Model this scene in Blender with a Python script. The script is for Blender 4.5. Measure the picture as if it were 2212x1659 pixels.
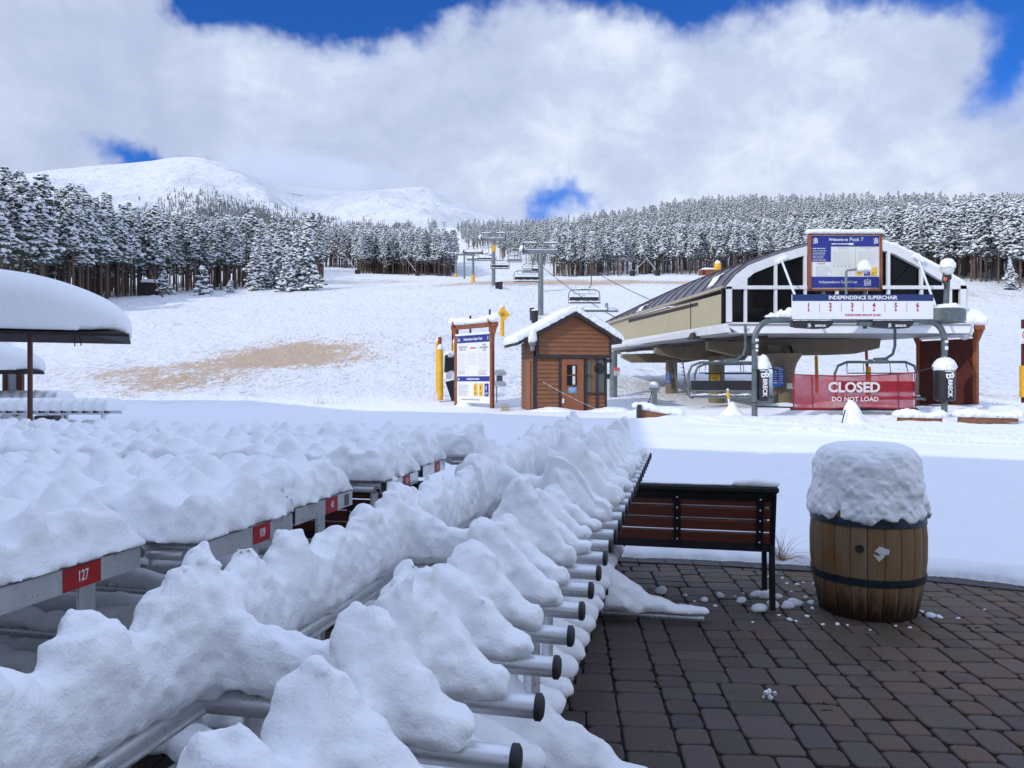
import bpy, math, random
import numpy as np
from mathutils import Vector, Matrix, noise as mnoise
R = math.radians
random.seed(7); rng = np.random.default_rng(7)
scene = bpy.context.scene
for o in list(bpy.data.objects): bpy.data.objects.remove(o)
COL = scene.collection

# ---------------- camera ----------------
EYE, F, CX, HY = 1.5, 1650.0, 1106.0, 822.0        # focal length and horizon of a 2212 px wide picture
cd = bpy.data.cameras.new('camera'); cam = bpy.data.objects.new('camera', cd); COL.objects.link(cam)
cam.location = (0, 0, EYE); cam.rotation_euler = (R(90), 0, 0)
cd.sensor_width = 36; cd.lens = 36 * F / 2212; cd.shift_y = -(829.5 - HY) / 2212
cd.clip_start = .05; cd.clip_end = 20000
scene.camera = cam
def P(x, y, Y): return Vector(((x - CX) / F * Y, Y, EYE + (HY - y) / F * Y))

# ---------------- sky, sun, exposure ----------------
SUN_EL, SUN_AZ = R(33), R(50)                      # azimuth measured from straight behind the camera towards the left
sdir = Vector((-math.sin(SUN_AZ) * math.cos(SUN_EL), -math.cos(SUN_AZ) * math.cos(SUN_EL), math.sin(SUN_EL)))
ld = bpy.data.lights.new('sun', 'SUN'); sun = bpy.data.objects.new('sun', ld); COL.objects.link(sun)
ld.energy = 1.95; ld.angle = R(.5); ld.color = (1, .96, .88)
sun.rotation_euler = sdir.to_track_quat('Z', 'Y').to_euler()
scene.view_settings.view_transform = 'Standard'; scene.view_settings.look = 'None'
scene.view_settings.exposure = 0; scene.view_settings.gamma = 1
scene.cycles.max_bounces = 10; scene.cycles.volume_bounces = 6; scene.cycles.transparent_max_bounces = 16
world = bpy.data.worlds.new('World'); scene.world = world; world.use_nodes = True
class NT:
    """tiny node-tree writer: numbers or sockets in, sockets out"""
    def __init__(s, nt): s.t = nt; nt.nodes.clear()
    def n(s, kind, **kw):
        nd = s.t.nodes.new(kind)
        for k, v in kw.items(): setattr(nd, k, v)
        return nd
    def put(s, sock, v):
        if isinstance(v, bpy.types.NodeSocket): s.t.links.new(v, sock)
        elif v is not None:
            if sock.type == 'RGBA' and isinstance(v, (tuple, list)) and len(v) == 3: v = (*v, 1)
            sock.default_value = v
    def m(s, op, a, b=None, c=None, clamp=False):
        nd = s.n('ShaderNodeMath', operation=op); nd.use_clamp = clamp
        for i, v in enumerate((a, b, c)):
            if v is not None: s.put(nd.inputs[i], v)
        return nd.outputs[0]
    def vm(s, op, a, b=None):
        nd = s.n('ShaderNodeVectorMath', operation=op); s.put(nd.inputs[0], a)
        if b is not None: s.put(nd.inputs[1], b)
        return nd.outputs[0]
    def mix(s, f, a, b, mode='MIX'):
        nd = s.n('ShaderNodeMix', data_type='RGBA', blend_type=mode)
        s.put(nd.inputs[0], f); s.put(nd.inputs[6], a); s.put(nd.inputs[7], b); return nd.outputs[2]
    def noise(s, vec=None, scale=5, detail=3, rough=.5, dist=0, col=False):
        nd = s.n('ShaderNodeTexNoise')
        if vec is not None: s.put(nd.inputs['Vector'], vec)
        s.put(nd.inputs['Scale'], scale); s.put(nd.inputs['Detail'], detail); s.put(nd.inputs['Roughness'], rough); s.put(nd.inputs['Distortion'], dist)
        return nd.outputs[1 if col else 0]
    def ramp(s, f, stops, interp='LINEAR'):
        nd = s.n('ShaderNodeValToRGB'); s.put(nd.inputs[0], f); r = nd.color_ramp; r.interpolation = interp
        while len(r.elements) < len(stops): r.elements.new(.5)
        for e, (p, c) in zip(r.elements, stops):
            e.position = p; e.color = (c, c, c, 1) if isinstance(c, (int, float)) else (*c, 1)
        return nd.outputs[0]
    def sstep(s, f, a, b):
        nd = s.n('ShaderNodeMapRange', interpolation_type='SMOOTHSTEP'); s.put(nd.inputs[0], f); s.put(nd.inputs[1], a); s.put(nd.inputs[2], b); return nd.outputs[0]
    def sep(s, v): nd = s.n('ShaderNodeSeparateXYZ'); s.put(nd.inputs[0], v); return nd.outputs
    def comb(s, x, y, z): nd = s.n('ShaderNodeCombineXYZ'); [s.put(nd.inputs[i], v) for i, v in enumerate((x, y, z))]; return nd.outputs[0]

w = NT(world.node_tree)
sky = w.n('ShaderNodeTexSky', sky_type='NISHITA'); sky.sun_disc = False; sky.sun_elevation = SUN_EL
sky.sun_rotation = R(180) + SUN_AZ; sky.altitude = 3000; sky.air_density = 1.0; sky.dust_density = .1; sky.ozone_density = 3
tc = w.n('ShaderNodeTexCoord').outputs['Generated']
dv = w.sep(tc)
az = w.m('ARCTAN2', dv[0], dv[1]); el = w.m('ARCSINE', dv[2])
wob = w.noise(tc, 5, 5, .6, 0, True); wb = w.sep(wob)
azw = w.m('ADD', az, w.m('MULTIPLY', w.m('SUBTRACT', wb[0], .5), .30)); elw = w.m('ADD', el, w.m('MULTIPLY', w.m('SUBTRACT', wb[1], .5), .22))
holes = None
def hole(x, y, sx, sy, amp):                        # a gap in the cloud deck, in angles seen from the plaza
    global holes
    a = math.atan((x - CX) / F); e = math.atan((HY - y) / F * math.cos(a))
    da = w.m('DIVIDE', w.m('SUBTRACT', azw, a), sx / F); de = w.m('DIVIDE', w.m('SUBTRACT', elw, e), sy / F)
    g = w.m('MULTIPLY', w.m('EXPONENT', w.m('MULTIPLY', w.m('ADD', w.m('MULTIPLY', da, da), w.m('MULTIPLY', de, de)), -1.0)), amp)
    holes = g if holes is None else w.m('ADD', holes, g)
for h in ((690, 35, 200, 85, 1.35), (930, -15, 270, 85, 1.35), (470, 20, 90, 60, .55), (420, 10, 50, 50, .5), (1600, -60, 330, 75, 1.3), (1990, -30, 260, 62, 1.0), (2190, 120, 95, 130, 1.3), (240, 345, 130, 42, 1.1), (1225, 450, 85, 48, 1.1), (2090, 240, 90, 60, .3), (1200, -260, 900, 130, .8)): hole(*h)
n1 = w.noise(w.vm('MULTIPLY', tc, (1, 1, 1.6)), 3.2, 8, .58, .35); n2 = w.noise(tc, 9, 6, .6, .2); n3 = w.noise(w.vm('ADD', tc, (3.1, 1.7, .4)), 2.3, 7, .55, .4)
n4 = w.noise(w.vm('MULTIPLY', tc, (1, 1, 1.5)), 14, 8, .62, .5)
dens = w.m('SUBTRACT', w.m('ADD', w.m('ADD', w.m('MULTIPLY', n1, 1.1), .30), w.m('ADD', w.m('MULTIPLY', n2, .35), w.m('MULTIPLY', w.m('SUBTRACT', n4, .5), .35))), holes)
cover = w.sstep(dens, -.12, .80)
tone = w.m('ADD', w.m('ADD', w.m('MULTIPLY', n3, 1.7), w.m('MULTIPLY', n2, .55)), w.m('MULTIPLY', w.m('SUBTRACT', n4, .5), .55))
cloudcol = w.ramp(w.sstep(tone, .75, 1.55), [(0, (.33, .385, .53)), (.5, (.42, .48, .62)), (1, (.60, .65, .74))])
cloudcol = w.mix(w.sstep(el, .50, .85), cloudcol, (.45, .56, .84))     # the deck thins overhead to bright blue-white
skyc = w.mix(1.0, w.vm('SCALE', sky.outputs[0]), (1, 1, 1), 'MULTIPLY')
vs = w.n('ShaderNodeVectorMath', operation='SCALE'); w.put(vs.inputs[0], sky.outputs[0]); vs.inputs['Scale'].default_value = .062
col = w.mix(cover, w.vm('MULTIPLY', vs.outputs[0], (.30, .92, 1.85)), cloudcol)
bg = w.n('ShaderNodeBackground'); w.put(bg.inputs[0], col); bg.inputs[1].default_value = 1.45
out = w.n('ShaderNodeOutputWorld'); w.t.links.new(bg.outputs[0], out.inputs[0])

# ---------------- materials ----------------
def mat(name, base=(.5, .5, .5), rough=.6, metal=0, fn=None, spec=.5, alpha=None):
    m = bpy.data.materials.new(name); m.use_nodes = True; t = NT(m.node_tree)
    b = t.n('ShaderNodeBsdfPrincipled'); o = t.n('ShaderNodeOutputMaterial'); t.t.links.new(b.outputs[0], o.inputs[0])
    b.inputs['Base Color'].default_value = (*base, 1); b.inputs['Roughness'].default_value = rough; b.inputs['Metallic'].default_value = metal
    b.inputs['Specular IOR Level'].default_value = spec
    if alpha is not None: b.inputs['Alpha'].default_value = alpha
    t.pos = t.n('ShaderNodeNewGeometry').outputs['Position']; t.obj = t.n('ShaderNodeTexCoord').outputs['Object']
    def bump(h, strength=.5, dist=.01, prev=None):
        nd = t.n('ShaderNodeBump'); nd.inputs['Strength'].default_value = strength; nd.inputs['Distance'].default_value = dist
        t.put(nd.inputs['Height'], h)
        if prev is not None: t.put(nd.inputs['Normal'], prev)
        t.put(b.inputs['Normal'], nd.outputs[0]); return nd.outputs[0]
    t.bump = bump; t.b = b
    if fn: fn(t)
    return m
def vary(base, amt=.25, scale=6, bumps=.0, bd=.004, bscale=60):
    def f(t):
        n = t.noise(t.obj, scale, 5, .6); k = t.ramp(n, [(.3, 1 - amt), (.7, 1 + amt)])
        t.put(t.b.inputs['Base Color'], t.mix(1.0, base, k, 'MULTIPLY'))
        if bumps: t.bump(t.noise(t.obj, bscale, 3), bumps, bd)
    return f
def f_snow(t):
    n1 = t.noise(t.pos, 9, 5, .6); n2 = t.noise(t.pos, 120, 3, .6)
    t.put(t.b.inputs['Base Color'], t.mix(n1, (.90, .915, .94), (.94, .95, .96)))
    n3 = t.noise(t.pos, 38, 4, .7); p = t.bump(n1, .4, .016); p = t.bump(n3, .55, .009, p); t.bump(n2, .5, .0035, p)
SNOW = mat('snow', (.88, .89, .92), .65, 0, f_snow, .25)
def f_snowclean(t):
    t.bump(t.noise(t.pos, 6, 4, .55), .3, .03)
SNOWSOFT = mat('smooth_snow', (.88, .9, .93), .7, 0, f_snowclean, .2)
def f_galv(t):
    n = t.noise(t.obj, 35, 4, .6); n2 = t.noise(t.vm('MULTIPLY', t.obj, (1, 1, .2)), 8, 5, .6)
    t.put(t.b.inputs['Base Color'], t.mix(n2, (.55, .57, .59), (.84, .85, .86)))
    t.put(t.b.inputs['Roughness'], t.ramp(n, [(.3, .22), (.7, .5)])); t.bump(n, .12, .002)
GALV = mat('galvanised_steel', (.5, .5, .5), .35, .72, f_galv)
STEEL = mat('grey_painted_steel', (.20, .23, .24), .45, .3, vary((.20, .23, .24), .2, 4))
STEELG = mat('green_grey_steel', (.12, .15, .155), .4, .4, vary((.125, .155, .16), .3, 5))
DARK = mat('black_rubber', (.012, .012, .014), .55, 0, vary((.014, .014, .016), .3, 8))
BLACKPL = mat('black_plastic', (.015, .016, .02), .4, 0, vary((.02, .02, .024), .3, 8))
BLACKMET = mat('black_metal', (.012, .012, .014), .4, .5, vary((.02, .02, .022), .3, 8))
WHITE = mat('white_paint', (.78, .79, .80), .45, 0, vary((.76, .77, .79), .06, 2))
NAVY = mat('navy_print', (.02, .03, .22), .5, 0, vary((.018, .03, .24), .1, 3))
NAVY2 = mat('dark_navy_print', (.012, .03, .14), .5)
RED = mat('red_sticker', (.42, .012, .015), .45, 0, vary((.42, .015, .02), .2, 12))
REDP = mat('red_print', (.45, .01, .06), .5)
PINKP = mat('faded_red_print', (.75, .12, .15), .5)
YEL = mat('yellow_pad', (.78, .40, .02), .5, 0, vary((.80, .42, .02), .18, 4))
YELP = mat('yellow_print', (.80, .48, .03), .5)
BLUEP = mat('blue_print', (.02, .10, .42), .5)
LBLUE = mat('light_blue_plate', (.10, .30, .55), .5)
GREYP = mat('grey_print', (.30, .31, .33), .6)
LGREYP = mat('pale_grey_print', (.62, .62, .62), .6)
PAPER = mat('white_print', (.80, .80, .80), .5)
CREAM = mat('off_white_print', (.70, .70, .66), .5)
def f_clap(t):
    n = t.noise(t.vm('MULTIPLY', t.obj, (1, 1, 6)), 3, 5, .6); k = t.ramp(n, [(.3, .78), (.7, 1.2)])
    t.put(t.b.inputs['Base Color'], t.mix(1.0, (.245, .10, .045), k, 'MULTIPLY')); t.bump(t.noise(t.vm('MULTIPLY', t.obj, (2, 2, 40)), 4, 3), .2, .003)
CLAP = mat('brown_clapboard', (.28, .11, .045), .6, 0, f_clap)
DOORB = mat('brown_door', (.27, .095, .04), .55, 0, vary((.28, .10, .045), .1, 2))
TRIM = mat('dark_trim', (.035, .024, .026), .6, 0, vary((.035, .025, .027), .25, 3))
POSTW = mat('red_cedar', (.27, .075, .025), .6, 0, vary((.27, .08, .028), .3, 5, .2, .004, 30))
BACKW = mat('dark_red_boards', (.085, .014, .008), .7, 0, vary((.09, .016, .009), .3, 4))
def f_tan(t):
    s = t.sep(t.obj); wv = t.m('SINE', t.m('MULTIPLY', t.m('ADD', s[1], t.m('MULTIPLY', s[0], .3)), 2 * math.pi / .16))
    n = t.noise(t.obj, 1.5, 5, .6)
    t.put(t.b.inputs['Base Color'], t.mix(n, (.42, .36, .23), (.56, .50, .34))); t.bump(t.ramp(wv, [(.2, 0), (.6, 1)]), .9, .03)
TAN = mat('tan_ribbed_metal', (.5, .43, .28), .5, 0, f_tan)
TANP = mat('tan_column_paint', (.19, .155, .10), .5, 0, vary((.19, .155, .10), .18, 1.5))
ROOFM = mat('dark_standing_seam', (.2, .19, .22), .35, .35, vary((.20, .19, .225), .3, 2))
def f_glass(t):
    t.bump(t.noise(t.obj, 1.3, 2), .04, .02)
GLASSD = mat('dark_window_glass', (.004, .004, .005), .12, 0, f_glass, .25)
def f_net(t):
    s = t.sep(t.obj)
    n = t.noise(t.obj, 2.2, 3, .5)
    t.put(t.b.inputs['Alpha'], t.ramp(n, [(.35, .62), (.65, .80)]))
REDNET = mat('red_mesh_banner', (.42, .010, .025), .7, 0, f_net)
BANNERW = mat('banner_white_print', (.80, .74, .74), .6, 0, None, .3, .9)
def f_slat(t):
    n = t.noise(t.vm('MULTIPLY', t.obj, (2, 14, 14)), 4, 5, .6)
    t.put(t.b.inputs['Base Color'], t.mix(n, (.075, .018, .010), (.16, .038, .018))); t.bump(n, .3, .003)
SLAT = mat('red_brown_bench_slats', (.1, .03, .02), .5, 0, f_slat)
CANVAS = mat('dark_umbrella_canvas', (.02, .013, .012), .8, 0, vary((.022, .014, .013), .3, 5))
UPOLE = mat('brown_umbrella_pole', (.10, .03, .02), .5, 0, vary((.10, .032, .02), .2, 5))
def f_bark(t):
    s = t.n('ShaderNodeObjectInfo').outputs['Random']
    n = t.noise(t.vm('MULTIPLY', t.pos, (1, 1, .25)), 5, 4, .6)
    c = t.mix(n, (.050, .036, .032), (.20, .135, .10)); t.put(t.b.inputs['Base Color'], t.mix(t.m('MULTIPLY', s, .5), c, (.11, .085, .07)))
BARK = mat('pine_bark', (.1, .06, .04), .85, 0, f_bark)
NEEDLE = mat('frosted_pine_needles', (.05, .07, .06), .8, 0, vary((.052, .072, .062), .5, 1.2))
TSNOW = mat('snow_on_branches', (.84, .86, .89), .8, 0, vary((.82, .845, .88), .08, 1.0), .1)

# ---------------- mesh helpers ----------------
ORG = {}
def wloc(o):
    v = Vector((0, 0, 0))
    while o is not None: v += Vector(o.location); o = o.parent
    return v
def tag(o, label=None, cat=None, group=None, kind=None):
    if label: o['label'] = label
    if cat: o['category'] = cat
    if group: o['group'] = group
    if kind: o['kind'] = kind
    return o
def thing(name, label, cat, loc, group=None, rotz=0):
    o = bpy.data.objects.new(name, None); COL.objects.link(o); o.location = loc; o.rotation_euler = (0, 0, rotz); o.empty_display_size = .2
    return tag(o, label, cat, group)
def mesh_obj(name, verts, faces, mats, parent=None, mi=None, smooth=False):
    verts = np.asarray(verts, dtype=np.float64).reshape(-1, 3)
    if parent is not None: verts = verts - np.array(wloc(parent))
    me = bpy.data.meshes.new(name)
    if isinstance(faces, np.ndarray):
        n, k = faces.shape; me.vertices.add(len(verts)); me.vertices.foreach_set('co', verts.ravel())
        me.loops.add(n * k); me.loops.foreach_set('vertex_index', faces.ravel().astype(np.int32))
        me.polygons.add(n); me.polygons.foreach_set('loop_start', np.arange(n, dtype=np.int32) * k)
        me.update(calc_edges=True)
    else: me.from_pydata(verts.tolist(), [], faces); me.update()
    for m in (mats if isinstance(mats, (list, tuple)) else [mats]): me.materials.append(m)
    if mi is not None: me.polygons.foreach_set('material_index', np.asarray(mi, dtype=np.int32))
    if smooth: me.polygons.foreach_set('use_smooth', np.ones(len(me.polygons), dtype=bool))
    me.validate(); o = bpy.data.objects.new(name, me); COL.objects.link(o)
    if parent is not None: o.parent = parent
    return o
class MB:
    def __init__(s): s.v = []; s.f = []; s.m = []
    def add(s, vs, fs, m=0):
        b = len(s.v); s.v += [tuple(v) for v in vs]; s.f += [tuple(i + b for i in f) for f in fs]; s.m += [m] * len(fs); return s
    def box(s, c, d, rz=0, m=0, bev=0):
        x, y, z = (q / 2 for q in d); M = Matrix.Rotation(rz, 3, 'Z') if not isinstance(rz, Matrix) else rz
        if not bev:
            vs = [Vector(c) + M @ Vector((a * x, b * y, e * z)) for e in (-1, 1) for b in (-1, 1) for a in (-1, 1)]
            return s.add(vs, [(0, 2, 3, 1), (4, 5, 7, 6), (0, 1, 5, 4), (2, 6, 7, 3), (0, 4, 6, 2), (1, 3, 7, 5)], m)
        bev = min(bev, x * .9, y * .9, z * .9); vs = []
        rings = [(-z, bev), (-z + bev, 0), (z - bev, 0), (z, bev)]
        for zz, i in rings:
            a, b = x - i, y - i
            for px, py in ((-a, -b + bev), (-a + bev, -b), (a - bev, -b), (a, -b + bev), (a, b - bev), (a - bev, b), (-a + bev, b), (-a, b - bev)): vs.append(Vector(c) + M @ Vector((px, py, zz)))
        fs = [tuple(range(7, -1, -1)), tuple(range(24, 32))]
        for r in range(3):
            for k in range(8): fs.append((r * 8 + k, r * 8 + (k + 1) % 8, r * 8 + 8 + (k + 1) % 8, r * 8 + 8 + k))
        return s.add(vs, fs, m)
    def tube(s, pts, r, n=10, m=0, caps=True, flat=1):
        pts = [Vector(p) for p in pts]; vs = []; fs = []; rs = r if isinstance(r, (list, tuple)) else [r] * len(pts)
        up = None
        for i, p in enumerate(pts):
            d = (pts[min(i + 1, len(pts) - 1)] - pts[max(i - 1, 0)]).normalized()
            if up is None: up = Vector((0, 0, 1)) if abs(d.z) < .9 else Vector((1, 0, 0))
            a = d.cross(up).normalized(); b = a.cross(d).normalized(); up = b
            for k in range(n): t = 2 * math.pi * k / n; vs.append(p + (a * math.cos(t) + b * math.sin(t) * flat) * rs[i])
        for i in range(len(pts) - 1):
            for k in range(n): fs.append((i * n + k, i * n + n + k, i * n + n + (k + 1) % n, i * n + (k + 1) % n))
        if caps: fs += [tuple(range(n)), tuple((len(pts) - 1) * n + k for k in range(n - 1, -1, -1))]
        return s.add(vs, [f[::-1] for f in fs], m)
    def lathe(s, prof, c, n=24, m=0, jit=0):
        vs = []; fs = []; c = Vector(c)
        for i, (r, z) in enumerate(prof):
            for k in range(n): t = 2 * math.pi * k / n; vs.append(c + Vector((r * math.cos(t), r * math.sin(t), z)))
        for i in range(len(prof) - 1):
            for k in range(n): fs.append((i * n + k, i * n + (k + 1) % n, i * n + n + (k + 1) % n, i * n + n + k))
        if prof[0][0] > 1e-4: fs.append(tuple(range(n - 1, -1, -1)))
        if prof[-1][0] > 1e-4: fs.append(tuple((len(prof) - 1) * n + k for k in range(n)))
        return s.add(vs, fs, m)
    def prism(s, poly, d, m=0):
        """poly: 3-D loop, extruded by vector d"""
        n = len(poly); d = Vector(d); vs = [Vector(p) for p in poly] + [Vector(p) + d for p in poly]
        fs = [tuple(range(n)), tuple(range(2 * n - 1, n - 1, -1))] + [(k, k + n, (k + 1) % n + n, (k + 1) % n) for k in range(n)]
        return s.add(vs, fs, m)
    def build(s, name, mats, parent=None, smooth=False, bevel=0):
        import bmesh
        o = mesh_obj(name, s.v, s.f, mats, parent, s.m)
        bm = bmesh.new(); bm.from_mesh(o.data); bmesh.ops.recalc_face_normals(bm, faces=bm.faces)
        bm.to_mesh(o.data); bm.free()
        if smooth:
            for p in o.data.polygons: p.use_smooth = True
            try: o.data.set_sharp_from_angle(angle=R(42))
            except Exception: pass
        return o
def arc(c, r, a0, a1, n, ax='xz'):
    out = []
    for i in range(n + 1):
        t = R(a0 + (a1 - a0) * i / n)
        out.append(Vector(c) + (Vector((r * math.cos(t), 0, r * math.sin(t))) if ax == 'xz' else Vector((0, r * math.cos(t), r * math.sin(t)))))
    return out
def text(body, name, size, loc, rot, m, parent, ext=.002, align='CENTER', sx=1, bold=0, shear=0):
    cu = bpy.data.curves.new('t', 'FONT'); cu.body = body; cu.size = size; cu.align_x = align; cu.align_y = 'CENTER'; cu.extrude = ext; cu.offset = bold; cu.shear = shear; cu.resolution_u = 3
    to = bpy.data.objects.new('t', cu); COL.objects.link(to); dg = bpy.context.evaluated_depsgraph_get()
    me = bpy.data.meshes.new_from_object(to.evaluated_get(dg)); bpy.data.objects.remove(to); bpy.data.curves.remove(cu)
    me.materials.clear(); me.materials.append(m); o = bpy.data.objects.new(name, me); COL.objects.link(o)
    M = rot if isinstance(rot, Matrix) else Matrix.Rotation(rot[2], 3, 'Z') @ Matrix.Rotation(rot[1], 3, 'Y') @ Matrix.Rotation(rot[0], 3, 'X')
    M4 = Matrix.Translation(Vector(loc)) @ M.to_4x4() @ Matrix.Diagonal((sx, 1, 1, 1)); me.transform(M4)
    if parent is not None: me.transform(Matrix.Translation(-wloc(parent))); o.parent = parent
    return o
# value noise on numpy arrays
LAT = rng.random((64, 64, 64)).astype(np.float32)
def vnoise(x, y, z, s):
    x, y, z = x / s + 100.3, y / s + 101.7, z / s + 99.1
    xi, yi, zi = np.floor(x).astype(int), np.floor(y).astype(int), np.floor(z).astype(int)
    fx, fy, fz = x - xi, y - yi, z - zi
    fx, fy, fz = (q * q * (3 - 2 * q) for q in (fx, fy, fz)); r = 0
    for a in (0, 1):
        for b in (0, 1):
            for c in (0, 1):
                r = r + LAT[(xi + a) % 64, (yi + b) % 64, (zi + c) % 64] * (fx if a else 1 - fx) * (fy if b else 1 - fy) * (fz if c else 1 - fz)
    return r * 2 - 1
def surface_nets(f, org, h):
    """naive surface nets: f < 0 inside; returns world verts and quads"""
    ins = f < 0; nx, ny, nz = f.shape
    c = np.zeros((nx - 1, ny - 1, nz - 1), int)
    for a in (0, 1):
        for b in (0, 1):
            for d in (0, 1): c += ins[a:nx - 1 + a, b:ny - 1 + b, d:nz - 1 + d]
    act = (c > 0) & (c < 8); idx = -np.ones(act.shape, int); ii = np.argwhere(act); idx[act] = np.arange(len(ii))
    acc = np.zeros((len(ii), 3)); cnt = np.zeros(len(ii)); i, j, k = ii.T
    cs = [(a, b, d) for a in (0, 1) for b in (0, 1) for d in (0, 1)]
    for p in cs:
        for ax in range(3):
            if p[ax]: continue
            q = list(p); q[ax] = 1
            fp = f[i + p[0], j + p[1], k + p[2]]; fq = f[i + q[0], j + q[1], k + q[2]]
            cr = (fp < 0) != (fq < 0); t = np.where(cr, fp / np.where(cr, fp - fq, 1), 0)
            pos = np.array(p, float)[None, :].repeat(len(ii), 0); pos[:, ax] = t
            acc[cr] += pos[cr]; cnt[cr] += 1
    v = (ii + acc / cnt[:, None]) * h + np.array(org)[None, :]
    quads = []
    for ax in range(3):
        sl0 = [slice(1, -1)] * 3; sl0[ax] = slice(0, -1); sl1 = [slice(1, -1)] * 3; sl1[ax] = slice(1, None)
        A = ins[tuple(sl0)]; B = ins[tuple(sl1)]; cr = np.argwhere(A != B); fl = A[A != B]
        off = [1, 1, 1]; off[ax] = 0; e = cr + np.array(off)
        b, d = (ax + 1) % 3, (ax + 2) % 3
        def g(db, dd): q = e.copy(); q[:, b] += db; q[:, d] += dd; return idx[q[:, 0], q[:, 1], q[:, 2]]
        q = np.stack([g(-1, -1), g(0, -1), g(0, 0), g(-1, 0)], 1); q[~fl] = q[~fl][:, ::-1]; quads.append(q)
    q = np.concatenate(quads); q = q[(q >= 0).all(1)]
    return v, q
def smin(a, b, k):
    h = np.clip(.5 + .5 * (b - a) / k, 0, 1); return b + (a - b) * h - k * h * (1 - h)
def snow_net(name, fieldfn, box, h, parent, xf=None, m=None, nz=(.010, .0045, .002)):
    (x0, x1), (y0, y1), (z0, z1) = box
    gx, gy, gz = np.meshgrid(np.arange(x0, x1, h), np.arange(y0, y1, h), np.arange(z0, z1, h), indexing='ij')
    f = fieldfn(gx, gy, gz) + vnoise(gx, gy, gz, .075) * nz[0] + vnoise(gx, gy, gz, .032) * nz[1] + vnoise(gx, gy, gz, max(.018, h * 1.9)) * nz[2]
    f[0] = f[-1] = 1; f[:, 0] = f[:, -1] = 1; f[:, :, 0] = f[:, :, -1] = 1
    v, q = surface_nets(f, (x0, y0, z0), h)
    if xf is not None: v = xf(v)
    return mesh_obj(name, v, q, m or SNOW, parent, smooth=True)
SEAT = [False]                                       # True: snow narrows to the tube it sits on
def loaf(u, v, z, a, b, hfn, wfn, zb=0):
    """a bank of snow lying along segment a-b (in the plane), hfn/wfn(t) height and half width"""
    a = np.array(a, float); b = np.array(b, float); d = b - a; L2 = (d ** 2).sum()
    t = np.clip(((u - a[0]) * d[0] + (v - a[1]) * d[1]) / L2, 0, 1)
    dd = np.sqrt((u - a[0] - t * d[0]) ** 2 + (v - a[1] - t * d[1]) ** 2)
    H = hfn(t); W = wfn(t); zc = zb + H * .42; up = np.where(z > zc, H * .58, H * .42 + .012)
    if SEAT[0]:                                      # slab-like, steep flat sides, rounded crest
        W = W * (1.08 - .30 * np.clip(z / H, 0, 1)) * (.70 + .30 * np.clip((z + .005) / .03, 0, 1)); up = np.where(z > zc, H * .58, H * .42 + .004)
        return (((dd / W) ** 3 + (np.abs(z - zc) / up) ** 3.0) ** (1 / 3) - 1) * np.minimum(W, up)
    return (np.sqrt((dd / W) ** 2 + (np.abs(z - zc) / up) ** 2.0) - 1) * np.minimum(W, up)

# ---------------- terrain ----------------
YS = [30, 36, 60, 95, 127, 150, 200, 290, 400, 520, 700, 1000, 1500]
ROWS = {-700: [0, 0, 800, 700, 665, 650, 630, 600, 570, 550, 530, 520, 515],
        0:    [0, 0, 795, 690, 655, 645, 630, 600, 570, 550, 530, 520, 515],
        300:  [0, 0, 790, 690, 650, 641, 628, 600, 570, 548, 530, 515, 510],
        650:  [0, 0, 785, 690, 642, 632, 612, 592, 566, 545, 527, 508, 500],
        1000: [0, 0, 782, 690, 620, 611, 606, 601, 572, 550, 528, 500, 490],
        1220: [0, 0, 782, 688, 618, 609, 605, 600, 562, 528, 508, 497, 490],
        1500: [0, 0, 784, 688, 618, 609, 605, 588, 525, 480, 460, 468, 475],
        1850: [0, 0, 786, 690, 620, 611, 600, 575, 512, 472, 452, 462, 470],
        2212: [0, 0, 790, 700, 640, 617, 580, 528, 490, 476, 465, 475, 480],
        3000: [0, 0, 795, 705, 640, 610, 570, 520, 490, 476, 465, 475, 480]}
LY0, LY1, NLY = math.log(30), math.log(1500), 400
_ly = np.linspace(LY0, LY1, NLY); _xs = np.array(sorted(ROWS)); _tab = np.zeros((len(_xs), NLY))
for i, x in enumerate(_xs):
    zs = [0 if y == 0 else EYE + (HY - y) / F * Y for y, Y in zip(ROWS[x], YS)]
    z = np.interp(np.exp(_ly), YS, zs); k = np.hanning(31); k /= k.sum()
    _tab[i] = np.convolve(np.pad(z, 15, mode='edge'), k, 'valid')
_xf = np.linspace(_xs[0], _xs[-1], 240); _t2 = np.stack([np.interp(_xf, _xs, _tab[:, j]) for j in range(NLY)], 1)
k = np.hanning(25); k /= k.sum(); _t2 = np.stack([np.convolve(np.pad(_t2[:, j], 12, mode='edge'), k, 'valid') for j in range(NLY)], 1)
def Hn(X, Y):
    X = np.asarray(X, float); Y = np.asarray(Y, float); Yc = np.clip(Y, 1, 1500)
    xi = np.clip((CX + F * X / Yc - _xf[0]) / (_xf[1] - _xf[0]), 0, len(_xf) - 1.001); yi = np.clip((np.log(Yc) - LY0) / (LY1 - LY0) * (NLY - 1), 0, NLY - 1.001)
    a, b = xi.astype(int), yi.astype(int); fa, fb = xi - a, yi - b
    return _t2[a, b] * (1 - fa) * (1 - fb) + _t2[a + 1, b] * fa * (1 - fb) + _t2[a, b + 1] * (1 - fa) * fb + _t2[a + 1, b + 1] * fa * fb
def H(X, Y): return float(Hn(X, Y)) + .12
def G(x, Y): X = (x - CX) / F * Y; return Vector((X, Y, H(X, Y)))       # a point standing on the snow
def edgeY(X):                                       # where the snow meets the paving
    return np.interp(X, [-9, -3, 0, .91, 1.6, 2.4, 3.0, 3.72, 5, 8, 14], [7.6, 7.3, 6.75, 6.46, 6.34, 6.14, 5.92, 5.55, 4.75, 2.2, -4])

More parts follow.
